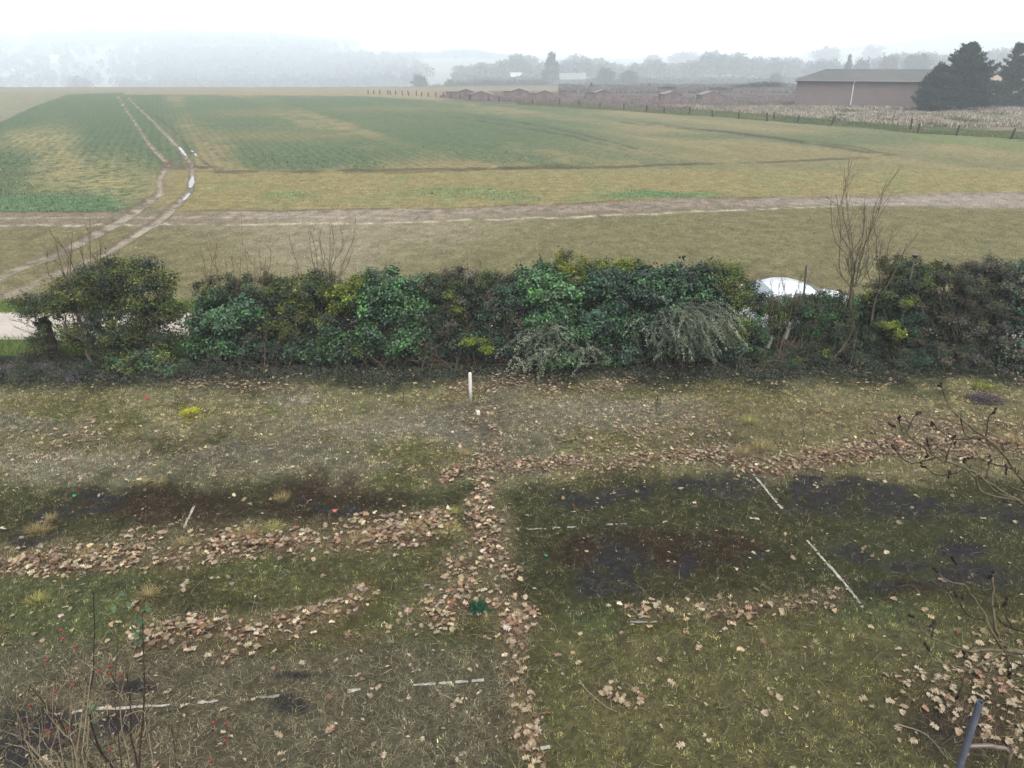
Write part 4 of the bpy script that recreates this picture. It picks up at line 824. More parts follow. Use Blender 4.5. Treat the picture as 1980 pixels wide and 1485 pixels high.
# ================================================================== BARE TREE BRANCHES (right)
def bare_tree(label, trunkx, Dep, paths, r_main, loc_px, bud=True, hz=5.5):
    base_pt = atd(loc_px[0], loc_px[1], Dep); base = (base_pt[0] + trunkx, base_pt[1] + .2, 0); t = thing('bare_tree', label, 'tree', base)
    mb = MB(); fork = np.array([base_pt[0], base_pt[1], base_pt[2]]); 
    mb.tube(smooth_path([base, (base[0] + .05, base[1], fork[2] * .5), (base[0] - .05, base[1] - .03, fork[2] * .9), (base[0], base[1], hz)], 4), np.linspace(.10, .008, 13), 9, C(96, 88, 76))
    mb.tube(smooth_path([(base[0], base[1], fork[2] - .35), (base[0] * .5 + fork[0] * .5, base[1] * .5 + fork[1] * .5, fork[2] - .12), fork], 4), np.linspace(.035, r_main * 1.05, 9), 7, C(110, 104, 84))
    rs = np.random.default_rng(3)
    for _ in range(26):
        z0_ = rs.uniform(fork[2] * .8, hz * .97); a_ = rs.uniform(-1.3, 1.3); l_ = rs.uniform(.3, 1.0); d_ = np.array([math.cos(a_), math.sin(a_), rs.uniform(.2, .9)]); q0_ = np.array([base[0], base[1], z0_]); q1_ = q0_ + d_ * l_ * .5
        mb.tube(smooth_path([q0_, q1_, q0_ + d_ * l_ + [0, 0, .1]], 3), np.linspace(.014, .004, 7), 5, C(96, 88, 74)); mb.tube([q1_, q1_ + (d_ + rs.normal(0, .5, 3)) * l_ * .4], [.007, .003], 4, C(76, 66, 56))
    mb.build('trunk', M_bark, t, off=base, smooth=True)
    mb = MB(); tips = []
    rs = np.random.default_rng(3)
    dcache = {}
    for pts, r0, r1 in paths:
        P = []
        for i, q in enumerate(pts):
            key = (round(q[0] / 6), round(q[1] / 6))
            dj = dcache.get(key)
            if dj is None: dj = Dep * (1 + (CX + 990 - q[0]) * -.00035 + rs.normal(0, .004)); dcache[key] = dj
            P.append(atd(q[0], q[1], dj))
        r0, r1 = r0 * .78, r1 * .85; P = smooth_path(P, 3); n = len(P); P = P + rs.normal(0, .0025, P.shape) * (np.arange(n) > 0)[:, None]; R = np.linspace(r0, r1, n) * (1 + .18 * rs.random(n)); dark = np.linspace(0, 1, n)
        mb.tube(P, R, 6, C(112, 104, 82) if r0 > .005 else C(70, 60, 52)); tips.append((P[-1], P[-1] - P[-2], r1))
        for _ in range(max(1, n // 3)):
            j = rs.integers(1, n - 1); d = rs.normal(0, 1, 3) + [0, 0, .4]; d /= np.linalg.norm(d); l = rs.uniform(.02, .09) * Dep / 5
            mb.tube([P[j], P[j] + d * l * .6, P[j] + d * l], [R[j] * .5, R[j] * .3, R[j] * .35], 4, C(66, 56, 48))
    for p_, d_, r_ in tips:
        d_ = d_ / (np.linalg.norm(d_) + 1e-9)
        for q in range(3):
            o_ = p_ + rs.normal(0, .006, 3) - d_ * q * .014; mb.tube([o_, o_ + d_ * .012, o_ + d_ * .026], [.004, .0085, .002], 6, C(54, 40, 36))
    mb.build('branches', M_bark, t, off=base, smooth=True)
UPA = [([(2040,1000),(1978,929),(1958,905),(1941,879),(1919,857),(1904,846),(1874,822),(1857,808),(1844,797),(1831,775),(1820,745)], .013, .004),
 ([(2040,1002),(1978,974),(1967,966),(1934,948),(1900,924),(1887,915),(1863,904),(1831,892),(1809,884),(1788,867),(1773,855),(1755,838),(1745,836),(1725,821)], .015, .004),
 ([(1751,836),(1762,815),(1775,797)], .005, .004), ([(1809,885),(1783,893),(1762,896),(1745,885),(1727,865)], .006, .003),
 ([(1829,891),(1835,868),(1844,849)], .006, .004), ([(1900,848),(1870,849),(1844,849),(1820,836),(1803,817)], .005, .003),
 ([(1867,906),(1850,914),(1831,918),(1809,918),(1783,901)], .005, .003), ([(1887,915),(1889,922),(1891,939),(1904,954),(1939,962),(1978,972)], .008, .007),
 ([(2040,1000),(1978,950),(1954,943),(1947,925),(1945,905)], .007, .003), ([(1906,846),(1909,825),(1912,806),(1923,795)], .006, .002),
 ([(1958,907),(1935,901),(1917,896),(1895,889),(1874,887)], .006, .003), ([(1857,810),(1862,830),(1870,843),(1895,849)], .004, .003), ([(1745,836),(1740,820),(1737,808)], .003, .003),
 ([(1788,867),(1792,875),(1793,884)], .004, .004), ([(1885,914),(1872,900),(1862,890)], .003, .002), ([(1917,955),(1922,968),(1935,977),(1940,972)], .003, .002),
 ([(1906,926),(1912,905),(1915,888)], .005, .003), ([(1809,884),(1798,868),(1790,852)], .004, .002), ([(1902,926),(1925,950),(1967,966)], .007, .006), ([(1845,893),(1837,912),(1834,918)], .002, .002)]
bare_tree('bare budding branches reaching in from the right over court', 1.3, 5.0, UPA, .016, (2040, 1000))
LOA = [([(2080,1272),(1980,1260),(1940,1257)], .017, .012), ([(1940,1257),(1923,1229),(1903,1186),(1883,1157),(1863,1131),(1834,1123),(1804,1100)], .010, .002), ([(1940,1257),(1930,1232),(1923,1209),(1919,1174),(1920,1140),(1920,1112)], .009, .005),
 ([(1940,1257),(1900,1258),(1872,1259),(1834,1246),(1800,1232),(1780,1215),(1761,1192)], .010, .002), ([(1801,1232),(1804,1218),(1807,1206)], .006, .005), ([(1940,1257),(1900,1283),(1872,1297),(1834,1283),(1809,1279),(1798,1265),(1794,1252)], .009, .003),
 ([(1906,1200),(1885,1196),(1869,1186),(1857,1168),(1850,1149)], .005, .003), ([(1926,1192),(1940,1206),(1955,1214),(1990,1226)], .005, .006), ([(1942,1260),(1960,1268),(2000,1277)], .008, .009), ([(1946,1262),(1949,1290),(1949,1306)], .004, .003),
 ([(1949,1306),(1925,1303),(1897,1295),(1875,1278),(1863,1263)], .005, .003), ([(1863,1131),(1856,1110),(1845,1085)], .003, .002), ([(1872,1297),(1862,1320),(1852,1345)], .006, .003), ([(1949,1306),(1960,1296),(1985,1290)], .004, .005), ([(1955,1214),(1946,1190),(1944,1165)], .004, .004)]
bare_tree('lower bare branch with green grey bark above the steel pole', .9, 3.9, LOA, .017, (2080, 1272), hz=5.2)

# ================================================================== ROSE BUSH (bottom left)
Dr = 3.5; rb = atd(200, 1560, Dr); base = (rb[0], rb[1] - .25, 0); t = thing('rose_bush', 'straggly rose bush with red hips in the bottom left corner', 'rose bush', base); mb = MB()
CAN = [([(230,1560),(217,1485),(198,1459),(182,1421),(173,1382),(169,1367),(175,1330),(181,1300),(181,1257),(183,1219),(180,1145)], .0065, 1), ([(275,1560),(263,1465),(253,1426),(253,1388),(249,1330),(244,1300)], .006, 1),
 ([(272,1560),(269,1485),(272,1430),(276,1392),(279,1334),(278,1277),(276,1210),(276,1180)], .006, 1), ([(150,1560),(127,1485),(115,1459),(108,1440)], .005, 1), ([(160,1500),(134,1426),(104,1382),(82,1355),(56,1325)], .006, 1),
 ([(130,1560),(96,1485),(67,1453),(46,1428),(19,1417)], .005, 0), ([(160,1540),(142,1440),(125,1421),(102,1394),(85,1370)], .004, 0), ([(140,1560),(115,1467),(92,1446),(81,1425)], .004, 0), ([(150,1560),(148,1440),(146,1392),(142,1350),(132,1340)], .004, 0),
 ([(262,1560),(250,1469),(236,1411),(232,1350),(238,1329)], .004, 0), ([(265,1500),(263,1444),(276,1392),(288,1357),(297,1334)], .004, 0), ([(200,1560),(211,1474),(226,1451),(223,1423)], .003, 0), ([(169,1367),(185,1340),(200,1315),(206,1290)], .004, 0),
 ([(120,1540),(60,1455),(10,1437)], .004, 0), ([(46,1428),(50,1410),(72,1390)], .003, 0), ([(345,1560),(340,1480),(335,1430),(332,1400)], .003, 1), ([(300,1560),(296,1480),(288,1420)], .003, 0), ([(245,1560),(226,1400),(222,1330),(229,1230)], .003, 1),
 ([(180,1300),(170,1285),(150,1275)], .003, 0), ([(175,1330),(150,1310),(120,1300)], .003, 0), ([(134,1426),(136,1370),(142,1324)], .003, 0), ([(104,1382),(110,1355),(107,1336)], .003, 0), ([(225,1560),(190,1500),(165,1460),(150,1400)], .004, 1), ([(90,1560),(60,1500),(20,1470)], .004, 0)]
rs = np.random.default_rng(11)
for pts, r, dk in CAN:
    dj = Dr * (1 + rs.normal(0, .05)); P = smooth_path([atd(q[0], q[1], dj + .0005 * (1560 - q[1])) for q in pts], 3); P[0] = P[0] * .5 + np.array([base[0], base[1], P[0][2] - .4]) * .5
    P = np.vstack([[base[0] + rs.normal(0, .08), base[1] + rs.normal(0, .06), 0], [base[0] * .6 + P[0][0] * .4, base[1] * .6 + P[0][1] * .4, P[0][2] * .5], P])
    col = (C(60, 46, 36) if dk else C(142, 128, 104)) * rs.uniform(.8, 1.2); R = np.linspace(r * .95, r * .38, len(P)); mb.tube(P, R, 5, col)
    for _ in range(8):
        j = rs.integers(4, max(5, len(P) - 1)); d = rs.normal(0, .6, 3) + [0, 0, .8]; d /= np.linalg.norm(d); l = rs.uniform(.04, .2); mb.tube(smooth_path([P[j], P[j] + d * l * .5 + rs.normal(0, .01, 3), P[j] + d * l], 2), np.linspace(R[j] * .5, .0012, 5), 3, col * rs.uniform(.8, 1.3))
for _ in range(45):
    q = (rs.uniform(20, 300), rs.uniform(1350, 1485)); o_ = atd(*q, Dr * rs.uniform(.95, 1.1)); d = rs.normal(0, .5, 3) + [0, 0, .9]; d /= np.linalg.norm(d); l = rs.uniform(.08, .28); mb.tube(smooth_path([o_, o_ + d * l * .5 + rs.normal(0, .015, 3), o_ + d * l + rs.normal(0, .02, 3)], 2), np.linspace(.0028, .001, 5), 3, C(150, 134, 108) * rs.uniform(.5, 1.15))
mb.build('canes', M_bark, t, off=base)
HIPS = [(122,1235),(146,1250),(90,1277),(192,1297),(210,1288),(212,1301),(142,1324),(107,1336),(57,1363),(163,1399),(131,1408),(96,1416),(90,1412),(212,1449),(413,1396),(438,1398),(436,1432),(406,1472),(118,1218),(232,1305)]
for q in HIPS:
    p_ = atd(q[0], q[1], Dr); mb = MB(); mb.tube([p_ + [0, 0, -.009], p_ + [0, 0, -.006], p_, p_ + [0, 0, .006], p_ + [0, 0, .009]], [.0025, .006, .0075, .0055, .0025], 10, C(160, 62, 54)); mb.tube([p_ + [0, 0, .008], p_ + [0, 0, .016]], [.004, .001], 5, C(90, 50, 40)); 
    e_ = p_ + [rs.normal(0, .02), rs.normal(0, .02), -.08]; mb.tube([p_ + [0, 0, -.008], e_], [.0016, .0018], 4, C(110, 84, 64)); mb.build('rose_hip', M_hip, t, smooth=True, off=base)
P, N_ = [], []
for q, n_ in (((268,1195), 5), ((272,1215), 6), ((264,1235), 5), ((276,1175), 4), ((232,1182), 2), ((168,1385), 4), ((240,1160), 2)):
    for _ in range(n_): P.append(atd(q[0] + rs.normal(0, 6), q[1] + rs.normal(0, 7), Dr)); N_.append(rs.normal(0, .5, 3) + [0, -.6, .6])
P, N_ = np.array(P), np.array(N_); N_ /= np.linalg.norm(N_, axis=1)[:, None]; V, Fc, c = leaves_np(P, N_, .036, .024, np.broadcast_to(C(86, 112, 78), (len(P), 3)), .2); mk('leaves', V, Fc, M_fol, t, col=c, off=base)

# ================================================================== SMALL PLANTS AND TUFTS ON THE LAWN
def tuft(px, py, r, h, col, n, label, cat='grass tuft', name='grass_tuft', group=None, lean=(.1, 1.1), wd=.006):
    g = G(px, py); a = rng.uniform(0, 6.28, n); rr = r * np.sqrt(rng.random(n)) * .6; X = g[0] + rr * np.cos(a); Y = g[1] + rr * np.sin(a)
    V, Fq, c = blades(X, Y, lawn_z(X, Y), rng.uniform(.5, 1.1, n) * h, np.full(n, wd), rng.uniform(*lean, n), np.broadcast_to(col, (n, 3)), .3, az=a + rng.normal(0, .5, n), nseg=3)
    o = mk(name, V, Fq, M_grass, col=c, off=(g[0], g[1], 0)); return tag(o, label, cat, group)
g = G(925, 1180); base = (g[0], g[1], 0); t = thing('evergreen_seedling', 'small bushy dark green evergreen plant amid leaves mid lawn', 'plant', base)
P = []; N_ = []
for i in range(26):
    a = rng.uniform(0, 6.28); L = rng.uniform(.08, .19); el = rng.uniform(.2, 1.3)
    for s in np.linspace(.15, 1, 26): P.append(np.array(base) + [math.cos(a) * math.cos(el) * L * s, math.sin(a) * math.cos(el) * L * s, .02 + math.sin(el) * L * s * .9 - .03 * s * s]); N_.append(rng.normal(0, .7, 3) + [0, 0, .6])
P = np.repeat(np.array(P), 3, 0); N_ = np.repeat(np.array(N_), 3, 0) + rng.normal(0, .5, (len(P), 3)); N_ /= np.linalg.norm(N_, axis=1)[:, None]
V, Fc, c = leaves_np(P, N_, .035, .010, np.broadcast_to(C(34, 92, 62) * 1.1, (len(P), 3)), .3); mk('foliage', V, Fc, M_fol, t, col=c, off=base); mb = MB(); mb.tube([base, (base[0], base[1], .14)], [.008, .004], 5, C(70, 56, 40)); mb.build('stem', M_bark, t, off=base)
tuft(368, 799, .34, .07, C(186, 186, 30), 420, 'bright yellow green moss clump on upper left lawn', 'moss clump', 'moss_clump', wd=.02)
tuft(1903, 752, .4, .08, C(120, 132, 44), 420, 'yellow green grass clump near hedge at right', 'moss clump', 'moss_clump', wd=.016)
g = G(1905, 776); n = 1500; P = np.stack([g[0] + rng.normal(0, .16, n).clip(-.3, .3), g[1] + rng.normal(0, .12, n).clip(-.22, .22), .02 + np.abs(rng.normal(0, .05, n)).clip(0, .12)], 1); N_ = rng.normal(0, .5, (n, 3)) + [0, 0, .8]; N_ /= np.linalg.norm(N_, axis=1)[:, None]; V, Fc, c = leaves_np(P, N_, .04, .02, np.broadcast_to(C(104, 92, 96), (n, 3)), .25); tag(mk('dead_plant_mound', V, Fc, M_leaf, col=c, off=(g[0], g[1], 0)), 'grey mauve mound of dead leaves below yellow grass clump', 'plant mound')
ST = C(176, 158, 108)
for px, py, r, h, lab in ((72,1165,.16,.15,'green straw tuft with pale tips at left edge of the lawn'),(290,1155,.15,.20,'tall pale straw tuft above lower left leaf drift'),(545,965,.14,.14,'lone straw tuft among dark moss left of centre'),(100,1005,.10,.12,'small pale tuft on dark patch at far left'),
        (75,1030,.2,.2,'feathery straw tuft beside dark patch at far left'),(175,1075,.2,.16,'straw tuft in left leaf drift, nearest the left edge'),(355,1055,.18,.14,'yellowish straw tuft rising from left leaf drift'),(480,1040,.24,.22,'tall straw tuft on left leaf drift'),(530,1030,.2,.2,'yellow green tuft on left leaf drift right of the tall one'),
        (690,1050,.22,.18,'dry tuft on drift left of the middle drift'),(800,1030,.22,.2,'wide straw tuft where left drift nears the middle'),(870,1030,.24,.16,'pale green tuft at junction of the leaf drifts'),(880,995,.14,.14,'spiky yellow green tuft above the drift junction'),
        (1475,870,.26,.24,'large golden straw tuft above right leaf drift'),(1440,880,.2,.2,'smaller golden tuft left of the large golden one'),(1600,800,.16,.14,'low straw tuft on upper right lawn'),(1000,1370,.1,.1,'small yellow tuft inside lower middle drift'),(310,935,.16,.12,'yellow tuft at upper edge of left dark patch'),
        (1260,885,.12,.14,'dark brown tuft at start of right drift'),(640,1190,.14,.12,'orange straw tuft by lower left drift end'),(1450,820,.18,.2,'upright green straw tuft on upper lawn right of centre'),(280,935,.1,.12,'pale spray of straw on edge of left dark patch'),(900,880,.14,.12,'short straw tuft at top of middle drift'),(1960,860,.3,.22,'golden straw tuft at right picture edge above drift')):
    tuft(px, py, r, h, ST * (.85 + .3 * random.random()) * (np.array([.9, 1.1, .8]) if 'green' in lab else 1), int(700 * r + 60), lab, group='straw tufts on the lawn')
for px, py, h, lab in ((1548,868,.5,'thin dark dead stalk above right leaf drift'),(780,775,.35,'thin dead stalk left of the white stake'),(1269,795,.35,'thin dead stalk on upper lawn right of the white stake'),(210,815,.4,'thin dead stalk on upper left lawn'),(243,795,.35,'short dead stalk behind the upper left one')):
    g = G(px, py); mb = MB(); mb.tube([(0, 0, 0), (.01, 0, h * .5), (.0, .01, h)], [.005, .004, .003], 4, C(70, 60, 54))
    for _ in range(9): z = random.uniform(.3, 1) * h; a = random.uniform(0, 6.28); mb.tube([(0.005, 0, z), (.05 * math.cos(a), .05 * math.sin(a), z + .03)], [.003, .004], 4, C(76, 64, 56))
    o = mb.build('dead_stalk', M_bark); o.location = (g[0], g[1], 0); tag(o, lab, 'dead stalk')
for px, py, s, colr, lab, cat in ((145,962,.035,C(30,150,110)*1.3,'tiny green plastic scrap on dark moss at left','scrap'),(1056,1078,.025,C(20,150,110)*1.2,'tiny green scrap on grass right of the middle drift','scrap'),(285,773,.05,C(190,60,56),'red leaf lying on upper left lawn','leaf'),(648,991,.045,C(196,110,104),'single pink leaf on dark moss left of centre','leaf')):
    g = G(px, py); a = np.linspace(0, 6.28, 9)[:-1]; V = np.concatenate([[[0, 0, s * .5]], np.stack([np.cos(a) * s * (1 + .3 * np.sin(3 * a)), np.sin(a) * s, s * .25 * np.cos(2 * a)], 1)]); o = mk('litter_scrap' if cat == 'scrap' else 'fallen_leaf', V, [(0, i + 1, (i + 1) % 8 + 1) for i in range(8)], M_leaf, col=np.broadcast_to(colr, (9, 3))); o.location = (g[0], g[1], .04); tag(o, lab, cat)
# curved fallen twigs
for pts, lab in (([(1120,1315),(1135,1335),(1170,1365),(1192,1376)], 'curved fallen twig on grass right of the middle drift'), ([(1735,1400),(1790,1420),(1835,1470)], 'pale fallen twig by the steel pole'), ([(850,1340),(870,1350),(884,1360)], 'small bent twig on the lower middle lawn')):
    P = [G(*q, .03) for q in pts]; mb = MB(); mb.tube(smooth_path(P, 4), np.linspace(.008, .003, 3 * 0 + len(smooth_path(P, 4))), 5, C(150, 138, 116)); o = mb.build('fallen_twig', M_bark, off=tuple(P[0])); tag(o, lab, 'twig')

# ================================================================== BARN, SHEDS, HOUSES
def barn():
    A, Bp = G(1536, 205), G(1784, 209); A, Bp = A[:2], Bp[:2]; Bp = A + (Bp - A) * 1.25; u = (Bp - A) / np.linalg.norm(Bp - A); v = np.array([-u[1], u[0]]); L = np.linalg.norm(Bp - A); W = 12.0; ze = 3.85; zr = 5.5
    t = thing('barn', 'long mauve grey barn with sloping grey roof behind the weeds', 'barn', (A[0], A[1], 0)); P = lambda s, w_, z: (u[0] * s + v[0] * w_, u[1] * s + v[1] * w_, z)
    col = C(146, 126, 126) * .9
    mb = MB(); V = [P(0, 0, 0), P(L, 0, 0), P(L, W, 0), P(0, W, 0), P(0, 0, ze), P(L, 0, ze), P(L, W, ze), P(0, W, ze)]; mb.add(V, [(0, 1, 5, 4), (1, 2, 6, 5), (2, 3, 7, 6), (3, 0, 4, 7)], col)
    for i in range(60): s = L * (i + .5) / 60; mb.add([P(s, -.04, .05), P(s + .08, -.04, .05), P(s + .08, -.04, ze - .05), P(s, -.04, ze - .05), P(s, 0, .05), P(s + .08, 0, .05), P(s + .08, 0, ze - .05), P(s, 0, ze - .05)], [(0, 1, 2, 3), (0, 3, 7, 4), (1, 5, 6, 2)], col * .9)
    mb.build('walls', M_wall, t)
    e = .35; mb = MB(); V = [P(-e, -e, ze - .02), P(L + e, -e, ze - .02), P(L + e, W + e, ze - .02), P(-e, W + e, ze - .02), P(4.2, W / 2, zr), P(L - .5, W / 2, zr), P(-e, -e, ze - .2), P(L + e, -e, ze - .2), P(L + e, W + e, ze - .2), P(-e, W + e, ze - .2)]
    mb.add(V, [(0, 1, 5, 4), (1, 2, 5), (2, 3, 4, 5), (3, 0, 4), (0, 6, 7, 1), (1, 7, 8, 2), (2, 8, 9, 3), (3, 9, 6, 0)], C(102, 104, 102)); rf = mb.build('roof', M_roof, t)
    mb = MB(); mb.tube([P(-e, -e - .08, ze - .08), P(L + e, -e - .08, ze - .08)], .07, 6, C(70, 66, 70)); mb.build('gutter', M_metal, rf)
    s = L * .8 * .445; mb = MB(); mb.tube([P(s + .1, -e - .08, ze - .15), P(s, -.12, ze - .45), P(s, -.12, .3)], .09, 8, C(215, 212, 214) * 1.3); mb.build('downpipe', M_paint, t)
barn()
def shed(px0, px1, annex, ybase, peak, label, col=C(140, 122, 118)):
    c_ = G((px0 + px1) / 2, ybase); s = pxm(c_[1], 1); W = (px1 - px0) / s; t = thing('shed', label, 'shed', (c_[0], c_[1], 0)); zr = H - (peak - 120.4) / s * 1.0; zr = max(zr, 1.6); ze = zr - .16 * W; D_ = 4.2; h = W / 2; rc = col * .9
    mb = MB(); mb.add([(-h, 0, 0), (h, 0, 0), (h, 0, ze), (0, 0, zr - .03), (-h, 0, ze), (-h, D_, 0), (h, D_, 0), (h, D_, ze), (0, D_, zr - .03), (-h, D_, ze)], [(0, 1, 2, 3, 4), (6, 5, 9, 8, 7), (1, 6, 7, 2), (5, 0, 4, 9)], col)
    mb.build('walls', M_wall, t)
    mb = MB(); e = .15; mb.add([(-h - e, -e, ze - .05), (0, -e, zr), (h + e, -e, ze - .05), (-h - e, D_ + e, ze - .05), (0, D_ + e, zr), (h + e, D_ + e, ze - .05)] + [(-h - e, -e, ze - .13), (0, -e, zr - .08), (h + e, -e, ze - .13)], [(0, 1, 4, 3), (1, 2, 5, 4), (0, 6, 7, 1), (1, 7, 8, 2)], C(146, 132, 128)); mb.build('roof', M_roof, t)
    if annex:
        w2 = (annex[1] - annex[0]) / s; x1 = -h - .02; z2 = ze - .1; mb = MB(); mb.box(x1 - w2, x1, .3, 2.6, 0, z2, col * .85); mb.build('lean_to', M_wall, t); mb = MB(); mb.box(x1 - w2 - .1, x1 + .0, .2, 2.7, z2 + .003, z2 + .08, C(90, 70, 70)); mb.build('lean_to_roof', M_roof, t)
    mb = MB(); mb.box(-.45, .45, -.03, -.001, .05, min(1.75, ze - .05), col * .7); mb.build('door', M_wall, t)
for a in ((884,918,(862,883),188,168,'leftmost small red shed with lean-to, behind another shed'),(911,951,(899,911),193,171.5,'second small red shed, nearest of the left pair'),(987,1021,(974,987),189,166.5,'third red shed from the left, middle of field edge'),(1035,1071,(1022,1035),192,170,'fourth red shed from left, right of the middle one'),
          (1151,1183,(1133,1150),192,169,'lone red shed right of the other four'),(1284,1318,(1278,1284),194,179,'low hazy shed half hidden in scrub left of barn'),(1357,1398,(1352,1357),194,178,'low hazy shed in scrub nearest the barn')): shed(*a)
c_ = G(1088, 186); t = thing('small_hut', 'tiny dark hut standing between the red sheds', 'hut', (c_[0], c_[1], 0)); mb = MB(); mb.box(-.75, .75, 0, 1.6, 0, 1.15, C(120, 100, 98)); mb.build('walls', M_wall, t); mb = MB(); mb.box(-.85, .85, -.1, 1.7, 1.153, 1.22, C(90, 78, 80)); mb.build('roof', M_roof, t)
def house(px, py_base, w_, h_, rh, Y, col, rcol, label, name='house', dp=7):
    p_ = at(px, py_base, Y); z0 = float(hill_z(np.array([p_[0]]), np.array([Y]))[0]) - .1; t = thing(name, label, 'house', (p_[0], Y, z0)); h = w_ / 2; mb = MB()
    mb.add([(-h, 0, 0), (h, 0, 0), (h, 0, h_), (-h, 0, h_), (-h, dp, 0), (h, dp, 0), (h, dp, h_), (-h, dp, h_), (-h, dp / 2, h_ + rh), (h, dp / 2, h_ + rh)], [(0, 1, 2, 3), (5, 4, 7, 6), (1, 5, 6, 9, 2), (4, 0, 3, 8, 7)], col); mb.build('walls', M_wall, t)
    mb = MB(); mb.add([(-h - .3, -.3, h_ - .05), (h + .3, -.3, h_ - .05), (h + .3, dp / 2, h_ + rh + .05), (-h - .3, dp / 2, h_ + rh + .05), (-h - .3, dp + .3, h_ - .05), (h + .3, dp + .3, h_ - .05)], [(0, 1, 2, 3), (3, 2, 5, 4)], rcol); r_ = mb.build('roof', M_roof, t); mb = MB(); mb.box(h * .4, h * .4 + .8, dp / 2 - .3, dp / 2 + .3, h_ + rh * .6, h_ + rh + .9, rcol * .8); mb.build('chimney', M_wall, r_)
    for s in (-.5, .1, .55): mb = MB(); mb.box(h * s, h * s + 1, -.04, -.002, 1, 2.2, C(60, 64, 72)); mb.build('window', M_wall, t)
house(998, 152, 8, 4.5, 3.2, 620, C(170,170,170), C(190,190,190), 'bright white house between dark hazy trees')
house(1102, 150, 20, 4.5, 3.6, 520, C(130,130,126), C(140,144,140), 'pale low house right of the tall hazy conifer')
house(1970, 180, 9, 2.4, 2.4, 150, C(200,190,170), C(170,150,130), 'pale roofed house glimpsed behind right conifer')
house(8, 112, 18, 5, 4, 1100, C(220,220,216), C(170,150,140), 'faint white farmhouse on misty hill at far left edge')
house(103, 110, 12, 6, 5, 1200, C(220,220,216), C(190,180,175), 'tiny faint white house on the misty left hill')

# ================================================================== FAR TREES, CONIFERS, SCRUB
def crown_mesh(kind, seed, ntri=4200):
    r = np.random.default_rng(seed)                      # unit tree: height 1, half width .5
    if kind == 'round':
        K = 34; d = r.normal(0, 1, (K, 3)); d /= np.linalg.norm(d, axis=1)[:, None]; cen = np.array([0, 0, .52]) + d * r.uniform(.35, .95, K)[:, None] ** .7 * [.4, .4, .46]; sg = .075
    elif kind == 'conifer':
        K = 60; z = r.uniform(.06, .97, K); a = r.uniform(0, 6.28, K); rad = .46 * (1 - z) ** .8 * r.uniform(.6, 1.05, K); cen = np.stack([rad * np.cos(a), rad * np.sin(a), z], 1); sg = .04
    elif kind == 'bare':
        K = 40; d = r.normal(0, 1, (K, 3)); d /= np.linalg.norm(d, axis=1)[:, None]; cen = np.array([0, 0, .54]) + d * r.uniform(.4, 1, K)[:, None] * [.4, .4, .44]; sg = .08; ntri = int(ntri * .75)
    else:
        K = 24; a = r.uniform(0, 6.28, K); rr = np.sqrt(r.random(K)) * .45; cen = np.stack([rr * np.cos(a), rr * np.sin(a), r.uniform(.15, .8, K) * (1 - rr)], 1); sg = .1
    idx = r.integers(0, K, ntri); P = cen[idx] + r.normal(0, sg, (ntri, 3)); P[:, 2] = np.maximum(P[:, 2], .01)
    s = r.uniform(.02, .055, ntri)[:, None] * (.7 if kind == 'conifer' else 1); V = P[:, None, :] + r.normal(0, 1, (ntri, 3, 3)) * s[:, None, :] * .75; V[:, :, 2] = np.maximum(V[:, :, 2], 0)
    return V.reshape(-1, 3), np.arange(ntri * 3).reshape(-1, 3), r, cen
PROTO = {}
def get_proto(kind, seed):
    key = (kind, seed)
    if key not in PROTO:
        V, Fc, r, cen = crown_mesh(kind, seed); n = len(Fc); colr = {'round': C(74, 78, 62), 'conifer': C(48, 62, 54), 'bare': C(96, 88, 82), 'bush': C(70, 72, 60)}[kind]
        c = np.repeat(colr * np.exp(r.normal(0, .2, n))[:, None], 3, 0); me1 = mk('crown', V, Fc, M_far, col=c)
        mb = MB(); mb.tube([(0, 0, -.02), (.01, 0, .3), (0, 0, .75)], [.022, .016, .006], 6, C(70, 62, 56))
        for q in range(14): e = cen[q % len(cen)]; z0 = .2 + .3 * random.random(); mb.tube([(0, 0, z0), tuple((np.array([0, 0, z0]) + e) / 2 + [0, 0, .02]), tuple(e)], [.009, .006, .002], 4, C(76, 68, 62))
        me2 = mb.build('trunk', M_bark); PROTO[key] = (me1.data, me2.data); bpy.data.objects.remove(me1); bpy.data.objects.remove(me2)
    return PROTO[key]
def far_tree(kind, px, ytop, wpx, Y, label, group=None, seed=None, sy=None, name=None):
    s = F / (Y * cp); p_ = at(px, 150, Y); x = p_[0]; z0 = float(hill_z(np.array([x]), np.array([float(Y)]))[0]) - .1; zt = H + (120.4 - ytop) / s * 1.0; h = max(1.5, zt - z0); W = wpx / s
    m1, m2 = get_proto(kind, seed if seed is not None else random.randrange(4)); nm = name or {'round': 'hazy_tree', 'conifer': 'conifer', 'bare': 'bare_tree', 'bush': 'bush'}[kind]
    t = thing(nm, label, 'bush' if kind == 'bush' else 'tree', (x, Y, z0), group, rz=random.uniform(0, 6.28)); t.scale = (W, W, h)
    for nme, m_ in (('crown', m1), ('trunk', m2)):
        if kind == 'bush' and nme == 'trunk': nme = 'stems'
        o = bpy.data.objects.new(nme, m_); COL.objects.link(o); o.parent = t
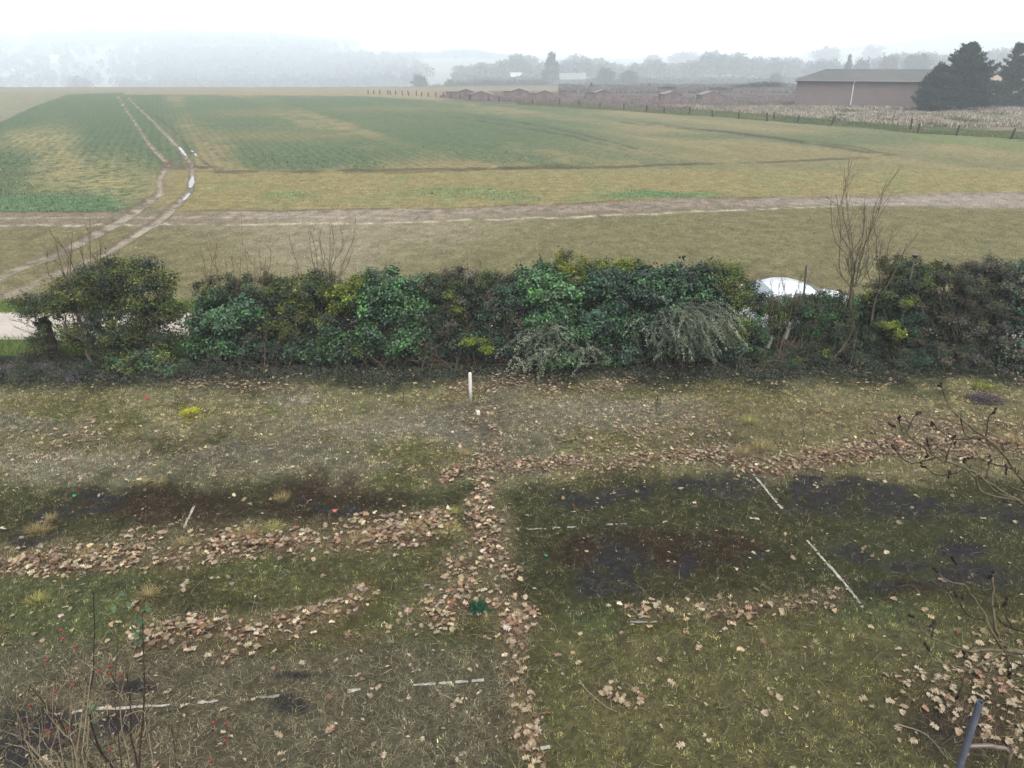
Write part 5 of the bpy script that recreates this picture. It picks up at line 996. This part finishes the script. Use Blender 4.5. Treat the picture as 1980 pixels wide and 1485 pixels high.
T = [('bush',765,155,62,262,'low flat hazy bush at left end of village trees'),('bush',712+105,151,46,258,'low hazy bush under the round hazy tree at left'),('round',812,142,36,258,'small round dark tree near left end of village trees'),('bush',852,157,44,262,'low bush between two small round dark trees'),('round',868,150,22,256,'very small round tree left of the shed line'),
 ('round',897,125,54,330,'broad round hazy tree left of the white house'),('bare',935,121,40,345,'pale bare hazy tree just left of white house'),('round',965,131,30,330,'small hazy tree touching left side of white house'),('round',992,120,24,345,'small round treetop right above the white house'),
 ('bush',900,150,60,245,'dark bush at left of hedge row behind sheds'),('bush',945,146,60,242,'dark bush in the row behind the left sheds'),('bush',985,150,56,240,'dark bush in the row below the white house'),('bush',1030,146,60,240,'dark bush at foot of the tall hazy conifer'),
 ('bare',1022,110,44,360,'tall pale bare tree left of the tall conifer'),('conifer',1066,103,54,285,'tallest pointed hazy conifer in the village trees'),('bare',1110,106,50,400,'broad pale tree right of the tallest conifer'),('conifer',1133,112,10,330,'very thin spire shaped conifer amid village trees'),('round',1155,111,30,400,'pale round tree right of the thin spire conifer'),
 ('round',1172,129,38,262,'darker round tree behind the lone red shed'),('round',1217,134,40,262,'darker round tree right of the lone red shed'),('conifer',1144,158,12,225,'small dark conifer left of the lone red shed'),('bare',1262,106,40,480,'faint round treetop between sheds and barn'),
 ('bare',1320,102,90,520,'wide very faint tree mass left of faint conifer'),('conifer',1380,100,40,430,'faint pointed conifer halfway between sheds and barn'),('conifer',1411,104,18,450,'faint narrow conifer right of faint pointed one'),('round',1290,128,56,420,'faint low tree below the faint round treetop'),
 ('bush',1345,140,70,330,'faint wide bush left of the barn scrub'),('bush',1292,164,30,205,'small dark bush by hazy sheds'),('bush',1480,150,70,220,'dark scrubby bush left of the barn'),('bare',1500,140,30,240,'bare twiggy tree just left of the barn'),('bush',1440,160,60,215,'low scrub bush between faint trees and barn'),
 ('conifer',1637,107,26,235,'dark narrow conifer behind the barn roof'),('bare',1665,113,36,260,'bare tree right of narrow conifer behind barn'),('bare',1712,106,40,265,'round bare treetop behind the barn roof middle'),('round',1765,103,56,265,'broad hazy treetop behind the barn roof right end'),('bare',1590,94,60,480,'tall faint tree looming behind barn left end'),
 ('bare',1680,92,50,500,'faint high treetops far behind the barn'),('bush',1395,166,40,195,'small scrub bush by nearest hazy shed'),('bush',1235,150,60,300,'hazy bush behind the two darker round trees'),('round',1545,120,50,420,'faint tree left of barn in the mist'),('conifer',141,86,14,560,'faint dark poplar on the misty left hill'),('bare',150,148,60,330,'faint low tree at far end of the left field')]
for a in T: far_tree(a[0], a[1], a[2], a[3], a[4] * (2.2 if a[4] > 300 else (1.8 if a[4] > 228 else 1)), a[5], group=None)
# the two near conifers
def big_conifer(px, ybase_Y, ytop, wpx, label, dense, seed, tw=.35):
    Y = ybase_Y; s = F / (Y * cp); x = at(px, 150, Y)[0]; h = H + (120.4 - ytop) / s; W = wpx / s / 2; r = np.random.default_rng(seed); t = thing('conifer', label, 'tree', (x, Y, 0)); mb = MB()
    mb.tube([(0, 0, -.1), (.1, 0, h * .5), (0, 0, h * .97)], [tw * .7, tw * .45, .04], 8, C(70, 64, 60)); VV, CC = [], []; nb = int(150 * dense)
    for i in range(nb):
        z = h * r.uniform(.03, .97); fr = z / h; rad = W * (min(1, (1 - fr) * 1.35) ** .8) * r.choice([r.uniform(.3, .9), r.uniform(.8, 1.32)]); a = r.uniform(0, 6.28); d = np.array([math.cos(a), math.sin(a), r.uniform(.05, .5)]); L = max(rad, .3)
        mb.tube([(0, 0, z), tuple(d * L * .5 + [0, 0, z - .05]), tuple(d * L + [0, 0, z])], [.05, .03, .01], 4, C(66, 60, 54)); m_ = int(70 * L / 2 + 40); s_ = r.random(m_) ** .6
        p_ = np.array([0, 0, z]) + d[None] * (s_ * L)[:, None] + r.normal(0, 1, (m_, 3)) * [.19, .19, .14] * (1.15 - .6 * s_)[:, None] + np.array([0, 0, 1]) * (.25 * s_ ** 2)[:, None]
        V = p_[:, None, :] + r.normal(0, 1, (m_, 3, 3)) * .11; VV.append(V.reshape(-1, 3)); CC.append(np.repeat(C(46, 66, 60) * np.exp(r.normal(0, .25, m_))[:, None], 3, 0))
    V = np.concatenate(VV); V[:, 2] = np.maximum(V[:, 2], 0); mk('crown', V, np.arange(len(V)).reshape(-1, 3), M_far, t, col=np.concatenate(CC)); mb.build('trunk', M_bark, t)
big_conifer(1866, 118, 87, 122, 'big dark bushy conifer at right end of barn', 2.6, 4)
big_conifer(1812, 114, 130, 62, 'shorter dense conifer against the barn right corner', 2.0, 5)
big_conifer(1957, 128, 86, 72, 'open topped tall conifer near right picture edge', 1.3, 8, .5)
big_conifer(2040, 126, 96, 80, 'second open conifer crossing the right picture edge', 1.0, 9, .5)
# clipped dark hedge right of barn
a, b = G(1788, 207), G(2300, 212); t_ = thing('clipped_hedge', 'long clipped dark hedge below conifers right of barn', 'hedge', (a[0], a[1], 0)); n = 26000; s = rng.random(n); P = a[None] + (b - a)[None] * s[:, None] + rng.normal(0, 1, (n, 3)) * [0, .55, 0]; P[:, 2] = rng.uniform(0, 1.75, n) + .12 * fbm(s * 90, s * 0, 2)
V = P[:, None, :] + rng.normal(0, .10, (n, 3, 3)); V = V.reshape(-1, 3); V[:, 2] = np.maximum(V[:, 2], 0); mk('foliage', V, np.arange(len(V)).reshape(-1, 3), M_far, t_, col=np.repeat(C(44, 62, 58) * np.exp(rng.normal(0, .22, n))[:, None], 3, 0), off=tuple(a))
# weeds and scrub beyond the field fence
def scatter_stuff(name, label, cat, n, pxr, pyf, hr, wd, cols, seedn, thr=.3):
    px = rng.uniform(*pxr, n * 2); lo = pyf[0](px); hi = pyf[1](px); Yl = np.array([1.0]); v = rng.random(n * 2); py = lo + (hi - lo) * v
    d = np.stack([(px - CX) / F, cp - (py - CY) / F * sp, -sp - (py - CY) / F * cp], 1); tt = -H / d[:, 2]; X = d[:, 0] * tt; Y = d[:, 1] * tt
    dn = fbm(X * .25, Y * .12, seedn); k = dn + rng.random(n * 2) * .35 > thr + .2; X, Y, dn = X[k], Y[k], dn[k]; m_ = len(X)
    c0 = np.array(cols)[np.clip((fbm(X * .3 + 40, Y * .15, seedn + 5) * len(cols) * 1.4 - .2 * len(cols) + rng.normal(0, .5, m_)).astype(int), 0, len(cols) - 1)]
    V, Fq, c = blades(X, Y, np.full(m_, -.05), rng.uniform(*hr, m_) * (.5 + dn), np.full(m_, wd), rng.uniform(0, .7, m_), c0, .3, nseg=2)
    tag(mk(name, V, Fq, M_far, col=c), label, cat, kind='stuff')
farl = lambda x: interp(x, [(700,185),(900,194),(1200,211),(1430,226),(1750,252),(1980,266),(2300,290)])
scatter_stuff('dry_weeds', 'pale dry weeds and dead flower stalks before the barn', 'weeds', 60000, (1280, 2250), (lambda x: x * 0 + 207, lambda x: np.minimum(farl(x) - 8, 246)), (.2, .5), .09, [C(112, 92, 86), C(190, 178, 160), C(150, 136, 118), C(200, 190, 172), C(118, 114, 86), C(98, 104, 70)], 5)
scatter_stuff('bramble_scrub', 'mauve brown bramble scrub around sheds beyond the fence', 'scrub', 60000, (850, 1560), (lambda x: x * 0 + 186, lambda x: np.minimum(farl(x) - 3, 214)), (.15, .45), .08, [C(136, 116, 116), C(146, 130, 126), C(122, 110, 104), C(156, 142, 136)], 15, .4)
scatter_stuff('rough_grass', 'rough green grass along the field fence', 'grass', 60000, (1000, 2300), (lambda x: farl(x) - 9, lambda x: farl(x) + 3), (.08, .22), .06, [C(104, 122, 70), C(128, 128, 84), C(92, 112, 66)], 25, .2)
scatter_stuff('far_scrub', 'hazy low scrub between village trees and sheds', 'scrub', 16000, (1080, 1560), (lambda x: x * 0 + 164, lambda x: x * 0 + 180), (.3, .8), .2, [C(132, 124, 126), C(120, 120, 110)], 35, .42)
# far woods (one mass each)
def wood(name, label, pxr, ytopf, Y0, Y1, n, colr, seed):
    r = np.random.default_rng(seed); px = r.uniform(*pxr, n); Y = r.uniform(Y0, Y1, n); ed_ = np.minimum(px - pxr[0], pxr[1] - px) / (.22 * (pxr[1] - pxr[0])); kk = r.random(n) < np.clip(ed_ * 1.1, .04, 1) if ytopf is None else r.random(n) < 2; px, Y = px[kk], Y[kk]; n = len(px); X = (px - CX) / F * Y * cp * 1.0; s = F / (Y * cp); z0 = hill_z(X, Y); h = r.uniform(9, 16, n) if ytopf is None else np.clip(H + (120.4 - ytopf(px)) / s - r.uniform(0, 2.5, n) - (Y1 - Y) * .015 - z0, 3, 45); K = 80
    u = r.normal(0, 1, (n, K, 3)); u /= np.linalg.norm(u, axis=2)[:, :, None]; R = (r.uniform(2.5, 5, n) * (.6 + Y / 1200))[:, None, None]; cen = np.stack([X, Y, z0 + h * .62], 1)[:, None, :] + u * np.stack([R[:, 0, 0], R[:, 0, 0], h * .4], 1)[:, None, :] * r.uniform(.6, 1, (n, K, 1))
    V = cen[:, :, None, :] + r.normal(0, .9, (n, K, 3, 3)) * (.5 + Y / 1000)[:, None, None, None]; V = V.reshape(-1, 3); c = np.repeat(colr[None] * np.exp(r.normal(0, .25, n * K))[:, None], 3, 0); tag(mk(name, V, np.arange(len(V)).reshape(-1, 3), M_far, col=c), label, 'woodland', kind='stuff')
wood('distant_woodland', 'hazy wood across the valley beyond the left field', (205, 830), None, 760, 1330, 1900, C(60, 64, 60), 1)
wood('distant_woodland', 'paler misty wood high on the hill at left', (60, 700), None, 1400, 1900, 900, C(60, 66, 60), 2)
wood('distant_woodland', 'faint misty wooded rise behind the village trees', (760, 1010), lambda x: interp(x, [(760,118),(830,106),(880,97),(930,99),(1010,118)]), 1400, 1600, 230, C(60, 66, 60), 3)
wood('distant_woodland', 'faint wooded slope rising behind right conifers', (1560, 2150), lambda x: interp(x, [(1560,108),(1700,96),(1850,78),(1980,66),(2150,60)]), 1600, 2050, 520, C(62, 68, 62), 4)
wood('distant_woodland', 'faint scattered woods on misty far left slope', (-250, 215), None, 850, 1700, 420, C(70, 76, 66), 5)
wood('distant_woodland', 'hazy tree belt filling the gaps among village trees', (880, 1560), lambda x: interp(x, [(880,128),(1000,116),(1100,114),(1250,122),(1400,112),(1560,124)]) - 34 * (fbm(x * .03, x * 0, 5, 3) - .45), 640, 860, 720, C(64, 68, 62), 7)
wood('distant_woodland', 'hazy tree belt behind the barn and conifers', (1560, 2100), lambda x: interp(x, [(1560,122),(1640,116),(1760,106),(1900,100),(2100,96)]) - 30 * (fbm(x * .03, x * 0, 9, 3) - .45), 600, 800, 480, C(62, 66, 62), 8)
wood('distant_woodland', 'low hazy copse at foot of the village trees', (870, 1560), lambda x: interp(x, [(870,150),(1000,144),(1100,146),(1250,152),(1400,148),(1560,146)]) - 14 * (fbm(x * .05, x * 0, 3, 3) - .45), 500, 640, 380, C(64, 66, 62), 9)

# ================================================================== HAZE
mb = MB(); mb.box(-3100, 3100, -90, 2400, -30.0, 90.0); m = bpy.data.materials.new('haze_air'); m.use_nodes = True; nt = m.node_tree
nt.nodes.remove(nt.nodes['Principled BSDF']); pv = nt.nodes.new('ShaderNodeVolumePrincipled'); pv.inputs['Color'].default_value = (.86, .94, 1.0, 1); pv.inputs['Density'].default_value = .0009; pv.inputs['Anisotropy'].default_value = 0.0
nt.links.new(pv.outputs[0], nt.nodes['Material Output'].inputs['Volume'])
o = mb.build('haze', m); tag(o, 'pale winter mist filling the air over the fields', 'haze', kind='stuff')
